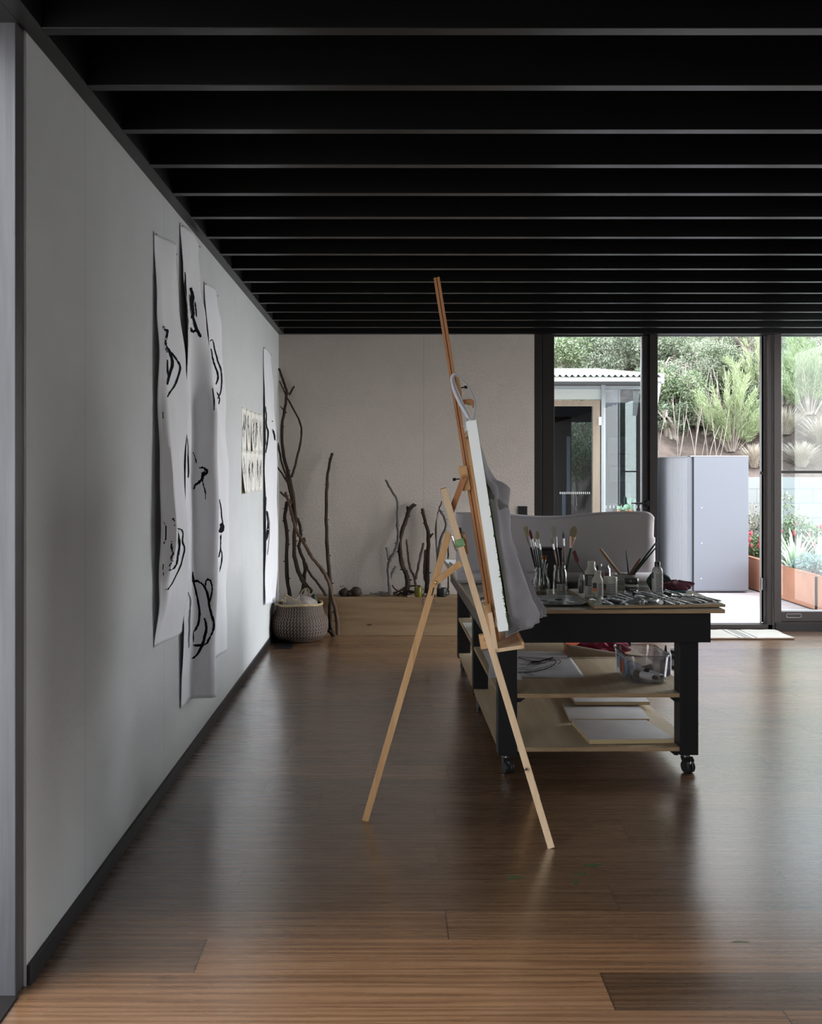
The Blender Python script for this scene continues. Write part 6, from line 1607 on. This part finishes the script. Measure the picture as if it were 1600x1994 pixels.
# orange folder with magenta cloth
fo = thing('orange_folder', 'orange card folder lying open at the back of the middle shelf', 'folder', zq(1175, 1262, zs))
a0 = zq(1102, 1273, zs + .001); a1 = zq(1252, 1274, zs + .001)
MB().add([(PX(1102, 5.55), 5.55, zs + .002), (1.24 + .12, 5.55, zs + .002), (1.36, 6.35, zs + .002), (PX(1102, 6.3), 6.35, zs + .002)], [(0, 1, 2, 3)]).build('card', 'orange', fo, True, solid=.003)
mb = MB()
def fl(u, v):
    x = PX(1104, 5.5) + (PX(1252, 5.5) - PX(1104, 5.5)) * u; g = v * 1.5
    r_ = .064 * (1 - u) ** 1.2 + .004; return (x, 5.53 - .02 + r_ * (1 - math.cos(g)) * .6 - r_ * .2, zs + .004 + r_ * math.sin(g))
mb.grid(fl, 30, 8); mb.build('curled_flap', 'card_back', fo, True, smooth=True, solid=.002)
cloth_blob('magenta_cloth', 'crumpled magenta cloth lying on the orange folder', 'cloth', (PX(1170, 5.68), 5.68, zs + .034), .15, .10, .036, 'magenta_cloth', 31, .45, zmin=zs + .006, nu=90, nv=50)
o = MB().tube([(PX(1133, 5.75), 5.72, zs + .06), (PX(1150, 5.75), 5.75, zs + .066), (PX(1180, 5.8), 5.78, zs + .105)], [.004, .004, .003], 8).build('wooden_stick', 'handle_wood'); tag(o, 'wooden stick lying across the magenta cloth', 'stick')
# clear container
cx0, cx1 = PX(1209, 4.9), PX(1308, 4.8)
bnx = thing('clear_container', 'clear plastic tub with a fruit-picture sticker on the middle shelf', 'container', ((cx0 + cx1) / 2, 4.95, zs))
def rrect(x0, x1, y0, y1, r_, n=6):
    pts = []
    for (cx, cy, a) in ((x1 - r_, y1 - r_, 0), (x0 + r_, y1 - r_, 90), (x0 + r_, y0 + r_, 180), (x1 - r_, y0 + r_, 270)):
        for k in range(n + 1): g = math.radians(a + 90 * k / n); pts.append((cx + r_ * math.cos(g), cy + r_ * math.sin(g)))
    return pts
z1_ = PZ(1279, 4.78); y0_, y1_ = 4.80, 5.13
X0c, X1c = PX(1243, 4.8) - .105, PX(1306, 4.8)
X0c = PX(1213, 4.9)
mb = MB(); rings = []
for (ins, z) in ((.022, zs + .001), (.012, zs + .008), (.0, z1_ - .006), (-.004, z1_ - .006), (-.004, z1_), (.002, z1_), (.003, z1_ - .008), (.014, zs + .010), (.03, zs + .004)):
    rings.append([(x, y, z) for x, y in rrect(X0c + ins, X1c - ins, y0_ + ins, y1_ - ins, .045)])
vs = [p for r_ in rings for p in r_]; n = len(rings[0])
mb.add(vs, [(i * n + k, i * n + (k + 1) % n, (i + 1) * n + (k + 1) % n, (i + 1) * n + k) for i in range(len(rings) - 1) for k in range(n)] + [tuple(range(n))[::-1], tuple((len(rings) - 1) * n + k for k in range(n))])
mb.build('tub', 'plastic_clear', bnx, True, smooth=True)
mb = MB(); q = [Vector((x, y, z1_ - .002)) for x, y in rrect(X0c - .003, X1c + .003, y0_ - .003, y1_ + .003, .047)]; mb.tube(q + [q[0]], .0035, 6, cap=False); mb.build('rim', 'plastic_clear', bnx, True, smooth=True)
sx = X0c - .0012
def stz(py, Y): return PZ(py, Y)
st_ = MB().add([(sx + .004, 4.86, zs + .03), (sx + .0005, 4.86, z1_ - .025), (sx + .0005, 5.05, z1_ - .025), (sx + .004, 5.05, zs + .03)], [(0, 1, 2, 3)]).build('sticker', 'label_blue', bnx, True)
for yy, m in ((4.895, 'label_orange'), (4.94, 'label_red')):
    mb = MB(); K = 16; mb.add([(sx - .0012 + .0015 * 0, yy + .022 * math.cos(2 * math.pi * k / K), (zs + z1_) / 2 + .002 + .042 * math.sin(2 * math.pi * k / K)) for k in range(K)], [tuple(range(K))]); o = mb.build('fruit_picture', m, bnx, True); 
MB().add([(sx - .0006, 5.0, z1_ - .042), (sx - .0006, 5.0, z1_ - .032), (sx - .0006, 5.04, z1_ - .032), (sx - .0006, 5.04, z1_ - .042)], [(0, 1, 2, 3)]).build('sticker_badge', 'label_red', bnx, True)
GC = 'white paint tubes in the clear tub'
zc_ = zs + .006
def wtube(label, a, b, r_, cap_m='black_plastic', txt=None, grp=None):
    a, b = Vector(a), Vector(b); d = (b - a).normalized(); t = thing('white_paint_tube', label, 'paint tube', a, 0, grp)
    L_ = (b - a).length; mb = MB(); mb.tube([a, a + d * L_ * .3, a + d * L_ * .8, a + d * L_ * .88, a + d * L_ * .9], [r_ * .75, r_, r_, r_ * .9, r_ * .55], 18); mb.build('tube_body', 'white_plastic', t, True, smooth=True)
    mb = MB().tube([a + d * L_ * .9, b], [r_ * .6, r_ * .55], 16).build('cap', cap_m, t, True, smooth=True)
    MB().tube([a + d * L_ * .45, a + d * L_ * .6], [r_ * 1.02, r_ * 1.02], 18, cap=False).build('label_band', 'label_black', t, True, smooth=True)
    return t
wtube('white paint tube with black cap lying lowest in the clear tub', (1.17, 5.02, zc_ + .028), (PX(1280, 4.84), 4.845, zc_ + .018), .0175)
wtube('second white black-capped tube, right of the lowest in the clear tub', (1.24, 5.04, zc_ + .040), (PX(1294, 4.84), 4.845, zc_ + .018), .0165)
wtube('small white-capped tube at the right end inside the clear tub', (1.285, 5.06, zc_ + .03), (PX(1301.5, 4.84), 4.85, zc_ + .013), .012, 'white_plastic')
wtube('pale tube end-on with round white cap in the clear tub', (1.20, 5.09, zc_ + .045), (PX(1244, 4.93), 4.93, zc_ + .062), .020, 'white_plastic')
gt = thing('grey_paint_tube', 'grey flattened tube with black script lettering inside the clear tub', 'paint tube', (1.26, 5.03, zc_ + .05))
c = P(1256, 1304, 5.0)
mb = MB(); mb.obox(c, Vector((.038, 0, .012)), Vector((0, .006, 0)), Vector((-.006, 0, .020))); mb.build('tube_body', mat('grey_tube', (.22, .23, .25), .4), gt, True, bevel=.003)
mtx = Matrix.Translation(c + Vector((0, -.0072, 0))) @ Matrix.Rotation(-.30, 4, 'Y') @ Matrix.Rotation(math.pi / 2, 4, 'X')
textmesh('Liquitex', .018, 'lettering', 'ink', None, mtx).parent = gt
gt_inv = wm(gt).inverted()
for ch in gt.children:
    if ch.name.startswith('lettering'): ch.data.transform(gt_inv)
t = thing('ink_bottle', 'tall blue-grey squeeze bottle standing inside the right end of the clear tub', 'bottle', (PX(1296, 5.03), 5.03, zc_))
add_l(t, 'bottle_body', [(.026, 0), (.028, .004), (.028, .10), (.024, .112), (.012, .118)], mat('blue_grey_plastic', (.16, .19, .26), .35)); add_l(t, 'cap', [(.012, .118), (.007, .125), (.005, .148), (.001, .150)], 'black_plastic'); wrap(t, .0284, .03, .07, -2.4, -1.0, 'label_white')
# stacked tins right of tub
for k, (z, m, lab) in enumerate(((zs, 'white_plastic', 'lower white plastic tub beside the right table leg'), (zs + .055, 'black_plastic', 'upper black-lidded tub beside the right table leg'))):
    t = thing('plastic_tub', lab, 'tub', (PX(1322, 5.15), 5.15, z + .0005)); add_l(t, 'tub_body', [(.040, 0), (.043, .035)], 'white_plastic' if k == 0 else 'grey_plastic', 32); add_l(t, 'lid', [(.045, .035), (.045, .054), (.001, .054)], 'white_plastic' if k == 0 else 'black_plastic', 32); wrap(t, .0434, .008, .028, -3, 0, 'label_black')
# left side of shelves
o = MB().add([(.50, 6.15, zs + .002), (.80, 6.15, zs + .002), (.80, 6.75, zs + .002), (.49, 6.75, zs + .002)], [(0, 1, 2, 3)]).build('cream_paper', 'paper_warm', solid=.003); tag(o, 'cream paper stack on the far left of the middle shelf', 'paper')
o = MB().add([(.53, 4.9, zs + .002), (.66, 4.9, zs + .002), (.66, 5.7, zs + .002), (.53, 5.7, zs + .002)], [(0, 1, 2, 3)]).build('grey_paper', 'paper_grey', solid=.003); tag(o, 'grey paper sheets on the near left of the middle shelf', 'paper')
cloth_blob('dark_green_bag', 'dark green lumpy bag on the far left of the middle shelf', 'bag', (.66, 6.45, zs + .11), .13, .20, .10, 'green_cloth', 41, .1, zmin=zs + .006)
# boards on the bottom shelf
zb_ = .130
GBd = 'primed painting boards lying on the bottom shelf'
def pboard(label, near_l, near_r, far_r, far_l, z0, th, tilt=0, gr=None):
    t = thing('painting_board', label, 'board', ((near_l[0] + near_r[0]) / 2, near_l[1], z0))
    pts = [Vector((x, y, z0)) for x, y in (near_l, near_r, far_r, far_l)]
    def lift(p): return Vector((p.x, p.y, p.z))
    mb = MB(); mb.prism([p + Vector((0, 0, .001)) for p in pts], (0, 0, th - .003)); mb.build('board_core', 'pine_edge', t, True, bevel=.001)
    mb = MB(); mb.prism([p + Vector((0, 0, th - .002)) for p in pts], (0, 0, .002)); mb.build('primed_face', 'gesso', t, True)
    return t
M['pine_edge'] = wood('pale_pine_edge', (.44, .33, .18), (.56, .43, .25), 0, .6, 30)
M['gesso'] = mat('grey_white_gesso', (.40, .385, .38), .45, 0, .4, var=.12, vscale=5)
def xy(px, py, z): p = onz(px, py, z); return (p.x, p.y)
z1b = zb_ + .025
pboard('nearest primed board on the bottom shelf, its pale edge to the front', xy(1147, 1440, z1b), xy(1312, 1438, z1b), xy(1258, 1402, z1b), xy(1113, 1402, z1b), zb_ + .001, .024)
z2b = zb_ + .016
pboard('second primed board on the bottom shelf, behind the nearest', xy(1108, 1399.5, z2b), xy(1264, 1399, z2b), xy(1240, 1368.5, z2b), xy(1094, 1368.5, z2b), zb_ + .001, .014)
z3b = zb_ + .04
pboard('third primed board with cut corner, deepest on the bottom shelf', xy(1120, 1366, z3b), xy(1265, 1366, z3b), xy(1240, 1340, z3b), xy(1100, 1340, z3b), zb_ + .019, .02)
# dark brush tip behind paper top near the outlet
o = MB().tube([P(1031, 1012, 5.9), P(1034, 1002, 5.9)], [.006, .008], 10).build('marker_pen', 'black_plastic', smooth=True)
bpy.data.objects.remove(o)
# ------------------------------------------------------------------ light, camera
w = bpy.data.worlds.new('sky'); SC.world = w; w.use_nodes = True
nt = w.node_tree; bg = nt.nodes['Background']
tc = nt.nodes.new('ShaderNodeTexCoord'); sp = nt.nodes.new('ShaderNodeSeparateXYZ'); L(nt, tc.outputs['Generated'], sp.inputs[0])
skyc = ramp(nt, sp.outputs[2], [(0.0, (.95, .93, .90)), (.25, (.90, .93, .98)), (.8, (.80, .90, 1.0))])
dt = nt.nodes.new('ShaderNodeVectorMath'); dt.operation = 'DOT_PRODUCT'; L(nt, tc.outputs['Generated'], dt.inputs[0]); dt.inputs[1].default_value = Vector((.93, .16, .30)).normalized()
lobe = math_(nt, 'POWER', math_(nt, 'MAXIMUM', dt.outputs['Value'], 0.0), 5.0)
dt2 = nt.nodes.new('ShaderNodeVectorMath'); dt2.operation = 'DOT_PRODUCT'; L(nt, tc.outputs['Generated'], dt2.inputs[0]); dt2.inputs[1].default_value = Vector((-.80, -.15, .55)).normalized()
lobe2 = math_(nt, 'POWER', math_(nt, 'MAXIMUM', dt2.outputs['Value'], 0.0), 4.0)
L(nt, mixc(nt, 1.0, skyc, math_(nt, 'ADD', math_(nt, 'ADD', math_(nt, 'MULTIPLY', lobe, 5.6), math_(nt, 'MULTIPLY', lobe2, 2.0)), .90), 'MULTIPLY'), bg.inputs['Color'])
bg.inputs['Strength'].default_value = 3.2
cam = bpy.data.cameras.new('camera'); co = bpy.data.objects.new('camera', cam); COL.objects.link(co)
co.location = (0, 0, H); co.rotation_euler = (math.pi / 2, 0, 0)
cam.sensor_fit = 'HORIZONTAL'; cam.sensor_width = 36; cam.lens = F / 1600 * 36
cam.shift_x = (800 - VX) / 1600; cam.shift_y = -(997 - VY) / 1600
cam.clip_start = .05; cam.clip_end = 200
SC.camera = co
SC.view_settings.view_transform = 'Standard'; SC.view_settings.look = 'None'; SC.view_settings.gamma = 1
SC.view_settings.exposure = 0.12
SC.cycles.max_bounces = 10; SC.cycles.diffuse_bounces = 6; SC.cycles.glossy_bounces = 4; SC.cycles.transparent_max_bounces = 24
SC.cycles.sample_clamp_indirect = 6
SC.cycles.use_denoising = True
